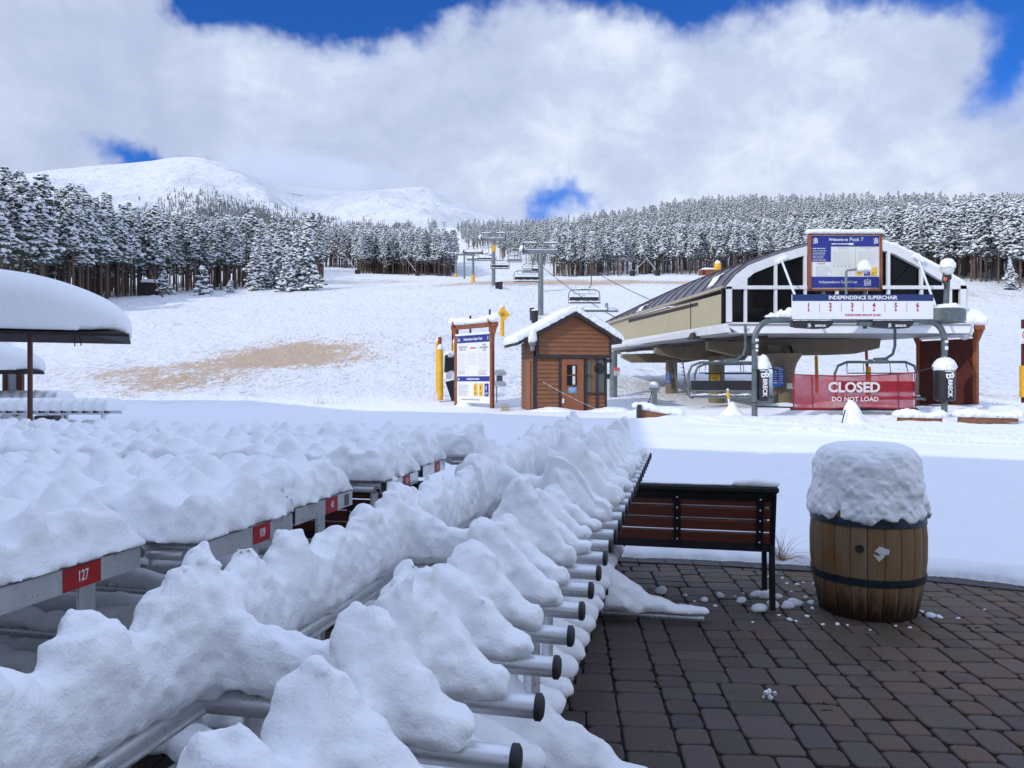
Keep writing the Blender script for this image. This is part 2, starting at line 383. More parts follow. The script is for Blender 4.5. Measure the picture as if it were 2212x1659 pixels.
# bare ground under everything, out to the horizon
GRND = mat('dark_soil', (.10, .085, .07), .9, 0, vary((.10, .085, .07), .3, 2))
mesh_obj('ground', [(-6000, -600, -1.2), (6000, -600, -1.2), (6000, 9000, -1.2), (-6000, 9000, -1.2)], [(0, 1, 2, 3)], SNOWSOFT)['kind'] = 'structure'

def f_field(t):                                      # snow with bumps, dips and, where it is thin, straw-coloured grass
    s = t.sep(t.pos); p = t.pos
    big = t.noise(t.vm('MULTIPLY', p, (1, .55, 0)), .045, 4, .6); mid = t.noise(t.vm('MULTIPLY', p, (1, .45, 1)), .55, 6, .7); fine = t.noise(t.vm('MULTIPLY', p, (1, .7, 1)), 3.2, 4, .7); vf = t.noise(p, 14, 3, .7)
    tot = None
    for (x, y, rx, ry, amp) in PATCH:
        dx = t.m('DIVIDE', t.m('SUBTRACT', s[0], x), rx); dy = t.m('DIVIDE', t.m('SUBTRACT', s[1], y), ry)
        g = t.m('MULTIPLY', t.m('EXPONENT', t.m('MULTIPLY', t.m('ADD', t.m('MULTIPLY', dx, dx), t.m('MULTIPLY', dy, dy)), -1)), amp)
        tot = g if tot is None else t.m('ADD', tot, g)
    far = t.sstep(s[1], 34, 44)
    thin = t.m('MULTIPLY', t.m('ADD', tot, t.m('MULTIPLY', t.m('SUBTRACT', big, .5), .5)), far)
    k = t.m('ADD', thin, t.m('ADD', t.m('MULTIPLY', t.m('SUBTRACT', mid, .5), 1.9), -.02))
    fg = t.noise(t.vm('MULTIPLY', p, (1, .4, 1)), 3.4, 4, .75)
    k2 = t.m('ADD', t.m('MULTIPLY', k, .50), t.m('ADD', t.m('MULTIPLY', t.m('SUBTRACT', fine, .5), 1.0), t.m('MULTIPLY', t.m('SUBTRACT', fg, .5), 1.5)))
    grass = t.m('MULTIPLY', t.m('MULTIPLY', t.sstep(k2, .22, .52), .80), far)
    fa = t.noise(t.vm('MULTIPLY', p, (1, .35, 1)), 2.0, 5, .72); fb = t.noise(t.vm('MULTIPLY', p, (1, .3, 1)), .13, 4, .6)
    speck = t.m('MULTIPLY', t.m('MULTIPLY', t.sstep(t.m('ADD', fa, t.m('MULTIPLY', t.m('SUBTRACT', fb, .5), .25)), .54, .70), .62), far)
    gc = t.mix(vf, (.36, .20, .09), (.74, .52, .31))
    t.put(t.b.inputs['Base Color'], t.mix(grass, t.mix(speck, (.87, .885, .915), (.42, .39, .39)), gc))
    lump = t.m('ADD', t.m('ADD', t.m('MULTIPLY', fine, .3), t.m('MULTIPLY', fa, 1.0)), t.m('MULTIPLY', vf, .12))
    h = t.m('MULTIPLY', lump, t.m('ADD', t.m('MULTIPLY', far, .42), .012))
    t.bump(h, 1.0, .9)
PATCH = []
for (x, y, Y, rx, ry, amp) in ((330, 850, 0, 3.6, 5, .75), (660, 757, 0, 6.5, 8, 1.25), (480, 800, 0, 8, 6, .72), (700, 785, 0, 7, 4, .55), (260, 820, 0, 6, 6, .5), (560, 775, 0, 6, 6, .55), (420, 830, 0, 6, 4, .5), (1000, 735, 0, 5, 6, .6), (950, 700, 0, 6, 4, .25), (1100, 760, 0, 3, 6, .3), (1500, 612, 0, 45, 14, .95), (840, 610, 0, 28, 20, .75), (1150, 612, 0, 22, 14, .8), (2170, 868, 0, 3.5, 2.6, 1.3), (2170, 640, 0, 20, 14, .45), (1330, 880, 0, 1.6, 1.6, .35), (960, 650, 0, 8, 10, .3)):
    for Yt in np.arange(34.5, 300, .5):
        X = (x - CX) / F * Yt
        if EYE - float(Hn(X, Yt)) <= (y - HY) / F * Yt: break
    PATCH.append((X, float(Yt), rx, ry, amp))
FIELD = mat('hillside_snow', (.87, .885, .915), .75, 0, f_field, .12)
xs = np.concatenate([np.linspace(-2600, -250, 60, endpoint=False), np.linspace(-250, 2450, 420, endpoint=False), np.linspace(2450, 4800, 60)])
ys = np.concatenate([np.linspace(1.5, 4.6, 20, endpoint=False), np.linspace(4.6, 8, 230, endpoint=False), np.exp(np.linspace(math.log(8), math.log(1500), 560))])
gx, gy = np.meshgrid(xs, ys); X = (gx - CX) / F * gy; Y = gy.copy()
e = (Y - edgeY(X)) + vnoise(X, Y, X * 0, .35) * .035 + vnoise(X, Y, X * 0, .11) * .018
depth = .13 * np.sqrt(np.clip(e / .16, 0, 1)) ; depth = np.where(e < 0, -.03, depth)
und = vnoise(X, Y, X * 0, 3.1) * .05 + vnoise(X, Y, X * 0, .9) * .016 + vnoise(X, Y, X * 0, .3) * .004 + vnoise(X, Y, X * 0 + 9, 9) * .05 * np.clip((Y - 12) / 10, 0, 1)
Z = Hn(X, Y) + depth + und * np.clip(e / 1.2, 0, 1)
# boot tracks and drifts in the shaded flat
for (x0_, y0_, x1_, y1_) in ((5.5, 8.2, 11, 14.5), (3.2, 9.0, 7.5, 22.0)):
    n_ = 18
    for k in range(n_):
        fx, fy = x0_ + (x1_ - x0_) * k / n_ + (.14 if k % 2 else -.14) + .2 * math.sin(k * .7), y0_ + (y1_ - y0_) * k / n_
        Z -= .05 * np.exp(-((X - fx) / .11) ** 2 - ((Y - fy) / .17) ** 2)
Z += .035 * np.sin((X * .35 + Y * 1.1) * 1.3 + 2.2 * vnoise(X, Y, X * 0, 4)) * np.clip((Y - 6.8) / 2, 0, 1) * np.clip((30 - Y) / 10, 0, 1)
# trampled snow in front of the lift and two ski tracks
tr = np.exp(-((Y - 26.3) / 1.5) ** 2) * np.clip((X - 4.5) / 2, 0, 1)
Z += tr * (np.abs(vnoise(X, Y, X * 0, .45)) * .24 + vnoise(X, Y, X * 0, 1.2) * .1) + np.exp(-((Y - 30.6) / 1.6) ** 2) * np.clip((X - 4.2) / 1.5, 0, 1) * (.34 + vnoise(X, Y, X * 0, .8) * .13)
Z += np.exp(-((X - 13.0) / 1.9) ** 2 - ((Y - 31) / 2.2) ** 2) * .1
for (x0_, y0_, x1_, y1_, wd) in ((6, 25, 11.5, 13.2, .16), (8.2, 26, 14.5, 14.5, .16), (5.2, 20.5, 9.5, 20.2, .12), (9, 22, 17, 19, .14), (10.5, 17.6, 13.5, 16.2, .12)):
    dx, dy = x1_ - x0_, y1_ - y0_; L = math.hypot(dx, dy); tt = np.clip(((X - x0_) * dx + (Y - y0_) * dy) / L / L, 0, 1)
    q = (X - x0_ - tt * dx) * dy / L - (Y - y0_ - tt * dy) * dx / L + .15 * np.sin(tt * 9); inside = (tt > 0) & (tt < 1)
    Z += inside * (np.exp(-(q / wd) ** 2) * -.10 + np.exp(-((q - .3) / .14) ** 2) * .10 + np.exp(-((q + .3) / .14) ** 2) * .07)
hb = np.clip((Y - 36) / 14, 0, 1)
Z += hb * (vnoise(X, Y, X * 0, .55) * .075 + vnoise(X, Y, X * 0, 1.1) * .09 + vnoise(X, Y, X * 0, 4.7) * .16 + vnoise(X, Y, X * 0, 15) * .35)
ny, nx = X.shape; idx = np.arange(ny * nx).reshape(ny, nx)
q = np.stack([idx[:-1, :-1].ravel(), idx[:-1, 1:].ravel(), idx[1:, 1:].ravel(), idx[1:, :-1].ravel()], 1)
dead = ((e[:-1, :-1] < -.25) & (e[1:, 1:] < -.25)).ravel()
mesh_obj('snow_field', np.stack([X, Y, Z], -1).reshape(-1, 3), q[~dead], FIELD, smooth=True)['kind'] = 'structure'

# ---------------- paving ----------------
def f_pav(t):
    a = t.n('ShaderNodeAttribute', attribute_name='tone'); n = t.noise(t.pos, 90, 4, .75); n2 = t.noise(t.pos, 7, 4, .6); n3 = t.noise(t.pos, 1.1, 3, .5)
    c = t.mix(1.0, a.outputs[0], t.ramp(n, [(.3, .70), (.7, 1.35)]), 'MULTIPLY'); c = t.mix(1.0, c, t.ramp(n2, [(.3, .85), (.7, 1.15)]), 'MULTIPLY')
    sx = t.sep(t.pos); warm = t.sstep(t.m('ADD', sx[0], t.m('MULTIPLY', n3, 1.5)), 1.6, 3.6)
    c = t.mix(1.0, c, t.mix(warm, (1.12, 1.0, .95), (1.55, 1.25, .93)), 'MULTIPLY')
    t.put(t.b.inputs['Base Color'], c); t.put(t.b.inputs['Roughness'], t.ramp(n2, [(.3, .5), (.7, .8)])); t.bump(n, .4, .002, t.bump(n2, .2, .004))
PAV = mat('tumbled_pavers', (.09, .07, .06), .7, 0, f_pav, .35)
def f_joint(t):
    n = t.noise(t.pos, 6, 5, .7); t.put(t.b.inputs['Base Color'], t.mix(t.sstep(n, .5, .62), (.012, .010, .009), (.030, .032, .010))); t.bump(t.noise(t.pos, 120, 2), .6, .004)
JOINT = mat('joint_sand', (.012, .01, .009), .95, 0, f_joint)
pa = R(3.8); cu_, su_ = math.cos(pa), math.sin(pa)
g = .0735; NX, NY = 150, 112; used = np.zeros((NX, NY), bool); pv, pf, ptone = [], [], []
pr = random.Random(3); X0, Y0 = -4.6, .55
for j in range(NY):
    for i in range(NX):
        if used[i, j]: continue
        opts = [((3, 3), 2.2), ((2, 2), 4.5), ((3, 2), 3.2), ((2, 3), 2.0), ((2, 1), .0), ((1, 1), .02), ((1, 2), .03)]
        ok = [(s, wt) for s, wt in opts if i + s[0] <= NX and j + s[1] <= NY and not used[i:i + s[0], j:j + s[1]].any()]
        if not ok: continue
        run = 1
        while i + run < NX and not used[i + run, j]: run += 1
        ok = [o for o in ok if run - o[0][0] != 1] or ok
        big = [o for o in ok if o[0][0] * o[0][1] > 2] or ok
        sz = pr.choices([o[0] for o in big], [max(o[1], .01) for o in big])[0]
        used[i:i + sz[0], j:j + sz[1]] = True
        a0, b0 = X0 + i * g, Y0 + j * g; a1, b1 = a0 + sz[0] * g, b0 + sz[1] * g; mx, my = (a0 + a1) / 2, (b0 + b1) / 2
        wx, wy = mx * cu_ + my * su_, my * cu_ - mx * su_
        if wy > float(edgeY(wx)) - .02: continue
        gap = .0030 + pr.random() * .0030; base = len(pv); tz = pr.uniform(-.002, .002); tx, ty = pr.uniform(-.007, .007), pr.uniform(-.007, .007)
        for ring, (ins, z) in enumerate(((.007, 0.0), (.003, -.002), (0, -.006), (0, -.04))):
            cr = .022 if ring < 3 else .022
            x0, x1, y0, y1 = a0 + gap + ins, a1 - gap - ins, b0 + gap + ins, b1 - gap - ins
            for qi, (sx, sy, cx_, cy_) in enumerate(((1, 1, x1, y1), (-1, 1, x0, y1), (-1, -1, x0, y0), (1, -1, x1, y0))):
                prr = random.Random(i * 977 + j * 31 + qi); c2 = cr * (.6 + .9 * prr.random()); jx, jy = prr.uniform(-.003, .003), prr.uniform(-.003, .003)
                for s_ in range(3):
                    an = {0: 0, 1: 90, 2: 180, 3: 270}[qi] + s_ * 45
                    qx = cx_ - sx * c2 + c2 * math.cos(R(an)) + jx; qy = cy_ - sy * c2 + c2 * math.sin(R(an)) + jy
                    pv.append((qx * cu_ + qy * su_, qy * cu_ - qx * su_, z + tz + tx * (qx - mx) + ty * (qy - my)))
        pf.append(tuple(base + k for k in range(12)))
        for r_ in range(3):
            for k in range(12): pf.append((base + r_ * 12 + (k + 1) % 12, base + r_ * 12 + k, base + r_ * 12 + 12 + k, base + r_ * 12 + 12 + (k + 1) % 12))
        t_ = pr.random(); c = (.072, .059, .057) if t_ < .4 else (.068, .061, .053) if t_ < .75 else (.078, .060, .050) if t_ < .93 else (.060, .053, .056)
        k = pr.uniform(.85, 1.15); ptone += [(c[0] * k, c[1] * k, c[2] * k, 1)] * 48
po = mesh_obj('paving', pv, pf, PAV); po['kind'] = 'structure'
at = po.data.attributes.new('tone', 'FLOAT_COLOR', 'POINT'); at.data.foreach_set('color', np.array(ptone, dtype=np.float32).ravel())
mesh_obj('paving_bed', [(-9, -3, -.016), (9, -3, -.016), (12, 8, -.016), (-9, 8.5, -.016)], [(0, 1, 2, 3)], JOINT)['kind'] = 'structure'
def f_strip(t):
    n = t.noise(t.pos, 60, 4, .7); t.put(t.b.inputs['Base Color'], t.mix(n, (.028, .026, .027), (.075, .066, .064))); t.bump(n, .5, .004)
STRIP = mat('dark_kerb_course', (.05, .045, .045), .6, 0, f_strip)
m = MB(); sx = np.arange(-6, 7.2, .22)
for a, b in zip(sx[:-1], sx[1:]):
    a += .004; b -= .004
    m.prism([(a, float(edgeY(a)) - .17, -.02), (b, float(edgeY(b)) - .17, -.02), (b, float(edgeY(b)) + .25, -.02), (a, float(edgeY(a)) + .25, -.02)], (0, 0, .030 + pr.uniform(-.002, .002)))
m.build('kerb_course', STRIP)['kind'] = 'structure'

# moss tufts in the joints
mo = MB(); MOSS = mat('moss', (.03, .035, .012), .95, 0, vary((.045, .045, .014), .5, 20))
for _ in range(900):
    i, j = pr.randrange(NX), pr.randrange(NY); qx, qy = X0 + i * g, Y0 + j * g; wx, wy = qx * cu_ + qy * su_, qy * cu_ - qx * su_
    if wy > float(edgeY(wx)) - .2 or wx < 0: continue
    cl = mnoise.noise(Vector((wx * 1.5, wy * 1.5, 0)))
    if cl < -.12: continue
    for _ in range(7):
        dx, dy = pr.gauss(0, .018), pr.gauss(0, .004); s = pr.uniform(.003, .008)
        mo.box((wx + dx, wy + dy, -.004), (s * 1.6, s * 1.3, s * 2), Matrix.Rotation(pr.random() * 6, 3, (pr.random(), pr.random(), pr.random() + .1)))
mo.build('moss_in_joints', MOSS)
tag(bpy.data.objects['moss_in_joints'], 'dark green moss growing in the joints between the pavers', 'moss', kind='stuff')

# ---------------- mountain ----------------
def f_mtn(t):
    p = t.pos; s = t.sep(p); n = t.noise(t.vm('MULTIPLY', p, (1, 1, 2)), .004, 9, .65); n2 = t.noise(p, .03, 6, .7); n3 = t.noise(t.vm('MULTIPLY', p, (.35, 1, 2.5)), .012, 6, .7)
    rock = t.m('MULTIPLY', t.sstep(t.m('ADD', t.m('MULTIPLY', n3, .6), t.m('MULTIPLY', n2, .5)), .62, .69), .55)
    c = t.mix(rock, (.86, .88, .92), (.20, .21, .24)); t.put(t.b.inputs['Base Color'], c); t.bump(n, 1.0, 90, t.bump(n2, .4, 5))
MTN = mat('mountain_snow', (.86, .88, .92), .8, 0, f_mtn, .1)
RIDGE = [(-300, 430), (-100, 400), (40, 378), (110, 367), (200, 358), (280, 352), (330, 347), (370, 340), (405, 338), (440, 341), (480, 352), (540, 378), (600, 396), (660, 405), (740, 412), (800, 411), (860, 407), (905, 404), (930, 408), (980, 432), (1030, 456), (1066, 469), (1120, 490), (1180, 510), (1300, 540), (1500, 560)]
rx = [p[0] for p in RIDGE]; ry = [p[1] for p in RIDGE]
mx_ = np.linspace(-300, 1500, 360); tt = np.linspace(0, 1, 130)
gx, gt = np.meshgrid(mx_, tt)
Yr = 3300 + 260 * np.sin(mx_ / 130.) - 500 * np.exp(-((mx_ - 650) / 140.) ** 2)*-1
Yf = 1500 + 0 * mx_
Ym = Yf[None] + (Yr - Yf)[None] * gt
ytop = np.interp(gx, rx, ry); ybase = 520 + 0 * gx
zt = (HY - ytop) / F * Yr[None] + EYE; zb = (HY - ybase) / F * Yf[None] + EYE
prof = gt ** 1.25
Xm = (gx - CX) / F * Ym; Zm = zb + (zt - zb) * prof
def ridged(x, y, s): return 1 - np.abs(vnoise(x, y, x * 0 + 5, s))
env = np.sin(np.pi * np.clip(gt, 0, 1)) ** .7
Zm += env * (ridged(Xm + Ym * .5, Ym * .35, 420) * 75 + vnoise(Xm, Ym, Xm * 0, 170) * 26 + vnoise(Xm, Ym, Xm * 0, 60) * 10 - 50)
back = Zm[-1:] - 500; Xm = np.concatenate([Xm, Xm[-1:]]); Ym = np.concatenate([Ym, Ym[-1:] + 900]); Zm = np.concatenate([Zm, back])
ny, nx = Xm.shape; idx = np.arange(ny * nx).reshape(ny, nx)
q = np.stack([idx[:-1, :-1].ravel(), idx[:-1, 1:].ravel(), idx[1:, 1:].ravel(), idx[1:, :-1].ravel()], 1)
mesh_obj('mountain', np.stack([Xm, Ym, Zm], -1).reshape(-1, 3), q, MTN, smooth=True)['kind'] = 'structure'
def mtnpt(x, t):
    i = int(np.clip((x + 300) / 1800 * 359, 0, 359)); j = int(np.clip(t * 129, 0, 129)); return Vector((Xm[j, i], Ym[j, i], Zm[j, i]))

# ---------------- trees ----------------
def blob(c, r, flat, n, rnd, cut=0):
    """small irregular clump: a squashed, jittered octa/ico shell"""
    t = (1 + 5 ** .5) / 2
    if n == 12:
        vs = [(-1, t, 0), (1, t, 0), (-1, -t, 0), (1, -t, 0), (0, -1, t), (0, 1, t), (0, -1, -t), (0, 1, -t), (t, 0, -1), (t, 0, 1), (-t, 0, -1), (-t, 0, 1)]
        fs = [(0, 11, 5), (0, 5, 1), (0, 1, 7), (0, 7, 10), (0, 10, 11), (1, 5, 9), (5, 11, 4), (11, 10, 2), (10, 7, 6), (7, 1, 8), (3, 9, 4), (3, 4, 2), (3, 2, 6), (3, 6, 8), (3, 8, 9), (4, 9, 5), (2, 4, 11), (6, 2, 10), (8, 6, 7), (9, 8, 1)]
        vs = [Vector(v) / 1.9 for v in vs]
    else:
        vs = [Vector(v) for v in ((1, 0, 0), (0, 1, 0), (-1, 0, 0), (0, -1, 0), (0, 0, 1), (0, 0, -1))]
        fs = [(0, 1, 4), (1, 2, 4), (2, 3, 4), (3, 0, 4), (1, 0, 5), (2, 1, 5), (3, 2, 5), (0, 3, 5)]
    a = rnd.random() * 6.28; ca, sa = math.cos(a), math.sin(a); o = []
    for v in vs:
        v = v * (r * rnd.uniform(.65, 1.35)); o.append((c[0] + v.x * ca - v.y * sa, c[1] + v.x * sa + v.y * ca, c[2] + v.z * flat))
    return o, fs
def pine_mesh(seed, h, base, width, ncl, kind='pine', lod=12, trunk_r=.17, dead=True):
    """returns (trunk MB, crown MB). crown material 0 needles, 1 snow"""
    rnd = random.Random(seed); T = MB(); C = MB(); lean = (rnd.uniform(-.25, .25), rnd.uniform(-.25, .25))
    ax = lambda z: (lean[0] * (z / h) ** 2 * 1.2, lean[1] * (z / h) ** 2 * 1.2)
    top = h * .97; T.tube([(ax(z)[0], ax(z)[1], z) for z in (-.6, h * .25, h * .55, h * .8, top)], [trunk_r * 1.15, trunk_r, trunk_r * .72, trunk_r * .4, .03], 7 if lod == 12 else 4, caps=False)
    zb = h * base
    if dead and lod == 12:
        for _ in range(16):
            z = rnd.uniform(h * .18, zb * 1.1); a = rnd.random() * 6.28; L = rnd.uniform(.3, 1.1)
            T.tube([(ax(z)[0], ax(z)[1], z), (ax(z)[0] + L * math.cos(a), ax(z)[1] + L * math.sin(a), z - L * .15)], [.022, .008], 3, caps=False)
    gap = [rnd.random() * 6.28 for _ in range(3)]
    for i in range(ncl):
        f = (i + rnd.random()) / ncl; f = f ** (.92 if kind == 'pine' else 1.1); z = zb + (h - zb) * f
        if kind == 'pine': R_ = width * (math.sin(math.pi * min(1, .18 + f * .80)) ** .55) * (1 - f * .34) * (1 + .18 * math.sin(f * 9 + gap[2]))
        else: R_ = width * (1 - f) ** .85 + .08
        a = rnd.random() * 6.28; lobe = 1 + .42 * math.sin(a * 2 + gap[0] + z * 1.1) + .3 * math.sin(a * 3 + gap[1] - z * 2.1)
        rr = R_ * lobe * (rnd.random() ** .45); x, y = ax(z)[0] + rr * math.cos(a), ax(z)[1] + rr * math.sin(a)
        droop = (.10 if kind == 'pine' else .35) * rr; zz = z - droop
        s = (.30 if kind == 'pine' else .27) * .84 * (1.15 - .45 * f) * rnd.uniform(.6, 1.45) * (1 if lod == 12 else 1.5) * (width / 1.5) ** .5
        C.add(*blob((x, y, zz - .18 * s), s * 1.15, .50, lod, rnd), m=0)
        if rnd.random() < .93: C.add(*blob((x + rnd.uniform(-.15, .15) * s, y + rnd.uniform(-.15, .15) * s, zz + .22 * s), s * rnd.uniform(1.0, 1.4), .60, lod, rnd), m=1)
        if lod == 12:
            for _ in range(4):     # needle sprays reaching past the clump
                b = a + rnd.uniform(-1.2, 1.2); L = s * rnd.uniform(1.0, 1.8); w_ = s * .16; dz = rnd.uniform(-.5, .15) * s
                p0 = Vector((x, y, zz)); p1 = Vector((x + L * math.cos(b), y + L * math.sin(b), zz + dz)); sd = Vector((-math.sin(b), math.cos(b), .3)) * w_
                C.add([p0 - sd, p0 + sd, p1], [(0, 1, 2)], m=0 if rnd.random() < .75 else 1)
            if rnd.random() < .25: T.tube([(ax(z)[0], ax(z)[1], z - .1), (x, y, zz)], [.035, .012], 3, caps=False)
    return T, C
PROTO = {}
def proto(key, *a, **k):
    T, C = pine_mesh(*a, **k)
    PROTO[key] = (mesh_from(T, 'trunk', [BARK]), mesh_from(C, 'crown', [NEEDLE, TSNOW]))
def mesh_from(M, name, mats):
    me = bpy.data.meshes.new(name); me.from_pydata(M.v, [], M.f)
    for q in mats: me.materials.append(q)
    me.polygons.foreach_set('material_index', M.m); me.update(); return me
for s in range(7): proto(('pine', s), 100 + s, [16, 17, 15, 16.5, 14, 17.5, 15.5][s], [.44, .40, .48, .36, .42, .5, .34][s], [1.6, 1.45, 1.35, 1.8, 1.5, 1.4, 1.85][s], 560)
for s in range(3): proto(('spruce', s), 200 + s, [11, 9.5, 12][s], .04, [2.0, 1.9, 1.8][s], 640, kind='spruce', dead=False)
proto(('sapling', 0), 300, 3.4, .03, 1.15, 110, kind='spruce', trunk_r=.06, dead=False)
for s in range(4): proto(('edge', s), 400 + s, [15, 16, 14.5, 16.5][s], [.30, .24, .34, .28][s], [1.5, 1.7, 1.4, 1.6][s], 340)
tr_rnd = random.Random(11); NTREE = [0]
def plant(key, x, Y, label, cat, group, sc=1.0, zoff=0, name='snowy_pine_tree'):
    p = G(x, Y); o = thing(name, label, cat, (p.x, p.y, p.z - .15 + zoff), group, tr_rnd.random() * 6.28)
    k = sc * tr_rnd.uniform(.93, 1.07); o.scale = (k, k, k)
    for nm, me in zip(('trunk', 'crown'), PROTO[key]):
        c = bpy.data.objects.new(nm, me); COL.objects.link(c); c.parent = o
    NTREE[0] += 1; return o
def lerp_edge(E, x): return float(np.interp(x, [e[0] for e in E], [e[1] for e in E]))
LEFT = [(-120, 92), (0, 101), (150, 118), (300, 143), (420, 158), (540, 170)]
RIGHT = [(1195, 272), (1300, 262), (1500, 253), (1700, 238), (1850, 212), (1950, 180), (2080, 154), (2212, 142), (2330, 136)]
MID = [(676, 345), (768, 336), (772, 292), (860, 288), (982, 284)]
SMALL = []                                          # far trees: go into the one forest object
def scatter(E, x0, x1, n, depth, keys, label, group, d0=0, sc=1.0, sc_x=None):
    pts = []
    for i in range(n):
        for _ in range(60):
            x = tr_rnd.uniform(x0, x1); Y = lerp_edge(E, x) + d0 + depth * tr_rnd.random() ** 1.15; X = (x - CX) / F * Y
            if all((X - a) ** 2 + (Y - b) ** 2 > 1.5 ** 2 for a, b in pts[-120:]): break
        pts.append((X, Y)); s = sc if sc_x is None else float(np.interp(x, *sc_x))
        plant(tr_rnd.choice(keys), x, Y, label, 'tree', group, s)
pk = [('pine', s) for s in range(7)]; ek = [('edge', s) for s in range(4)]
scatter(LEFT, -110, 530, 104, 26, pk, 'tall pine laden with snow in the dark stand at the left of the photo', 'pines of the dark stand at the left', sc_x=([-100, 60, 140, 200, 300, 430, 530], [1.17, 1.18, 1.12, 1.12, 1.06, 1.0, .98]))
scatter(RIGHT, 1850, 2320, 84, 26, pk, 'tall snow-laden pine with long bare trunk in the stand behind the lift terminal', 'pines of the stand behind the lift terminal', sc=.98)
scatter(RIGHT, 1195, 1850, 72, 12, pk, 'snow-laden pine at the foot of the forested hill right of the lift line', 'pines at the foot of the forested hill', sc=1.0)
scatter(MID, 772, 980, 26, 8, pk, 'snow-laden pine at the front of the middle stand beyond the slope', 'pines at the front of the middle stand', sc=1.0)
for i, (x, Y, k, s, lb) in enumerate(((552, 152, ('spruce', 0), 1.05, 'green and white spruce, leftmost of the clump where the slope opens'), (575, 156, ('spruce', 2), 1.1, 'tall full spruce second from the left in the clump by the open slope'), (600, 160, ('spruce', 1), 1.15, 'spruce in the middle of the clump by the open slope, thickly snowed'),
        (622, 150, ('spruce', 1), .95, 'shorter broad spruce in front of the clump by the open slope'), (643, 155, ('spruce', 2), 1.08, 'snow-white spruce second from the right in the clump by the open slope'), (662, 152, ('spruce', 0), 1.28, 'tallest snow-white spruce, rightmost of the clump beside the open slope'))):
    plant(k, x, Y, lb, 'tree', 'spruces in the clump beside the open slope', s, name='snowy_spruce_tree')
plant(('sapling', 0), 497, 150, 'small snow-covered fir alone on the snow in front of the stand', 'tree', None, .85, name='small_fir_tree')
plant(('sapling', 0), 440, 146, 'young snow-covered fir against the trunks of the dark left stand', 'tree', None, 1.75, name='young_fir_tree')
plant(('sapling', 0), 354, 147, 'narrow young fir half hidden between the trunks beside the dark shed', 'tree', None, 1.5, name='young_fir_tree')
for x, lb in ((2183, 'slim young pine with snowy twigs in front of the right-hand stand'),):
    plant(('spruce', 1), x, 138, lb, 'tree', None, .55, name='young_pine_tree')

# merged far forest: low-detail trees, one object each hillside
LOW = []
for s in range(8):
    T, C = pine_mesh(500 + s, [15, 16, 14, 15.5, 13, 16.5, 15, 14][s], [.42, .38, .35, .45, .3, .4, .36, .33][s], [1.6, 1.5, 1.7, 1.4, 1.6, 1.35, 1.8, 1.5][s], 62, lod=6)
    v = np.array(T.v + C.v); fs = []; mi = []
    for f in T.f:
        fs.append(f if len(f) == 3 else f[:3]); mi.append(2)
        if len(f) == 4: fs.append((f[0], f[2], f[3])); mi.append(2)
    o = len(T.v)
    for f, mm in zip(C.f, C.m): fs.append(tuple(i + o for i in f)); mi.append(mm)
    LOW.append((v, np.array(fs), np.array(mi)))
fr = np.random.default_rng(5)
def merged(name, pts, label, scale=(.72, 1.2)):
    V, Fs, Ms = [], [], []; b = 0
    for (x, y, z, s0) in pts:
        v, f, mi = LOW[fr.integers(len(LOW))]; a = fr.random() * 6.28; s = s0 * fr.uniform(*scale); c, sn = math.cos(a), math.sin(a)
        V.append(np.stack([v[:, 0] * c - v[:, 1] * sn, v[:, 0] * sn + v[:, 1] * c, v[:, 2]], 1) * s + (x, y, z)); Fs.append(f + b); Ms.append(mi); b += len(v)
    o = mesh_obj(name, np.concatenate(V), np.concatenate(Fs), [NEEDLE, TSNOW, BARK], mi=np.concatenate(Ms))
    tag(o, label, 'forest', kind='stuff')
def area(n, x0, x1, ya, yb, cond=None, s=1.0):
    out = []
    while len(out) < n:
        x = fr.uniform(x0, x1); lo = ya(x) if callable(ya) else ya; hi = yb(x) if callable(yb) else yb
        if hi <= lo: continue
        Y = math.sqrt(fr.uniform(lo * lo, hi * hi)) if False else lo + (hi - lo) * fr.random()
        if cond and not cond(x, Y): continue
        X = (x - CX) / F * Y; out.append((X, Y, H(X, Y) - .2, s))
    return out
LE = lambda x: lerp_edge(LEFT, x); RE = lambda x: lerp_edge(RIGHT, x); ME = lambda x: lerp_edge(MID, x)
merged('forest_behind_left_stand', area(420, -150, 545, lambda x: LE(x) + 24, lambda x: LE(x) + 75) + area(150, 520, 700, lambda x: 176, lambda x: 330), 'dark mass of snowy pines deep behind the left stand')
merged('forest_on_right_hill', area(3100, 1195, 2350, lambda x: RE(x) + 11 + (13 if x > 1850 else 0), lambda x: 600) + area(500, 1195, 2350, lambda x: RE(x) + 11, lambda x: RE(x) + 60), 'snow-dusted pine forest covering the whole hill on the right', )
merged('forest_in_the_middle', area(420, 772, 982, lambda x: ME(x) + 6, lambda x: 350) + area(620, 672, 905, lambda x: 345, lambda x: 620) + area(130, 905, 985, lambda x: 300, lambda x: 395) + area(120, 672, 905, lambda x: 345, lambda x: 360), 'snowy pine forest beyond the open slope in the middle of the photo')
merged('forest_beside_upper_run', area(420, 1080, 1210, lambda x: 420 - (x - 1080) * .7, lambda x: 760, lambda x, Y: x > 1010 + Y * .10) + area(260, 968, 1090, lambda x: 560, lambda x: 900, lambda x, Y: x > 985 + (900 - Y) * .07) + area(26, 925, 945, lambda x: 900, lambda x: 960), 'small snowy pine forest beside the upper ski run')
LOW_T = LOW
LOW = []
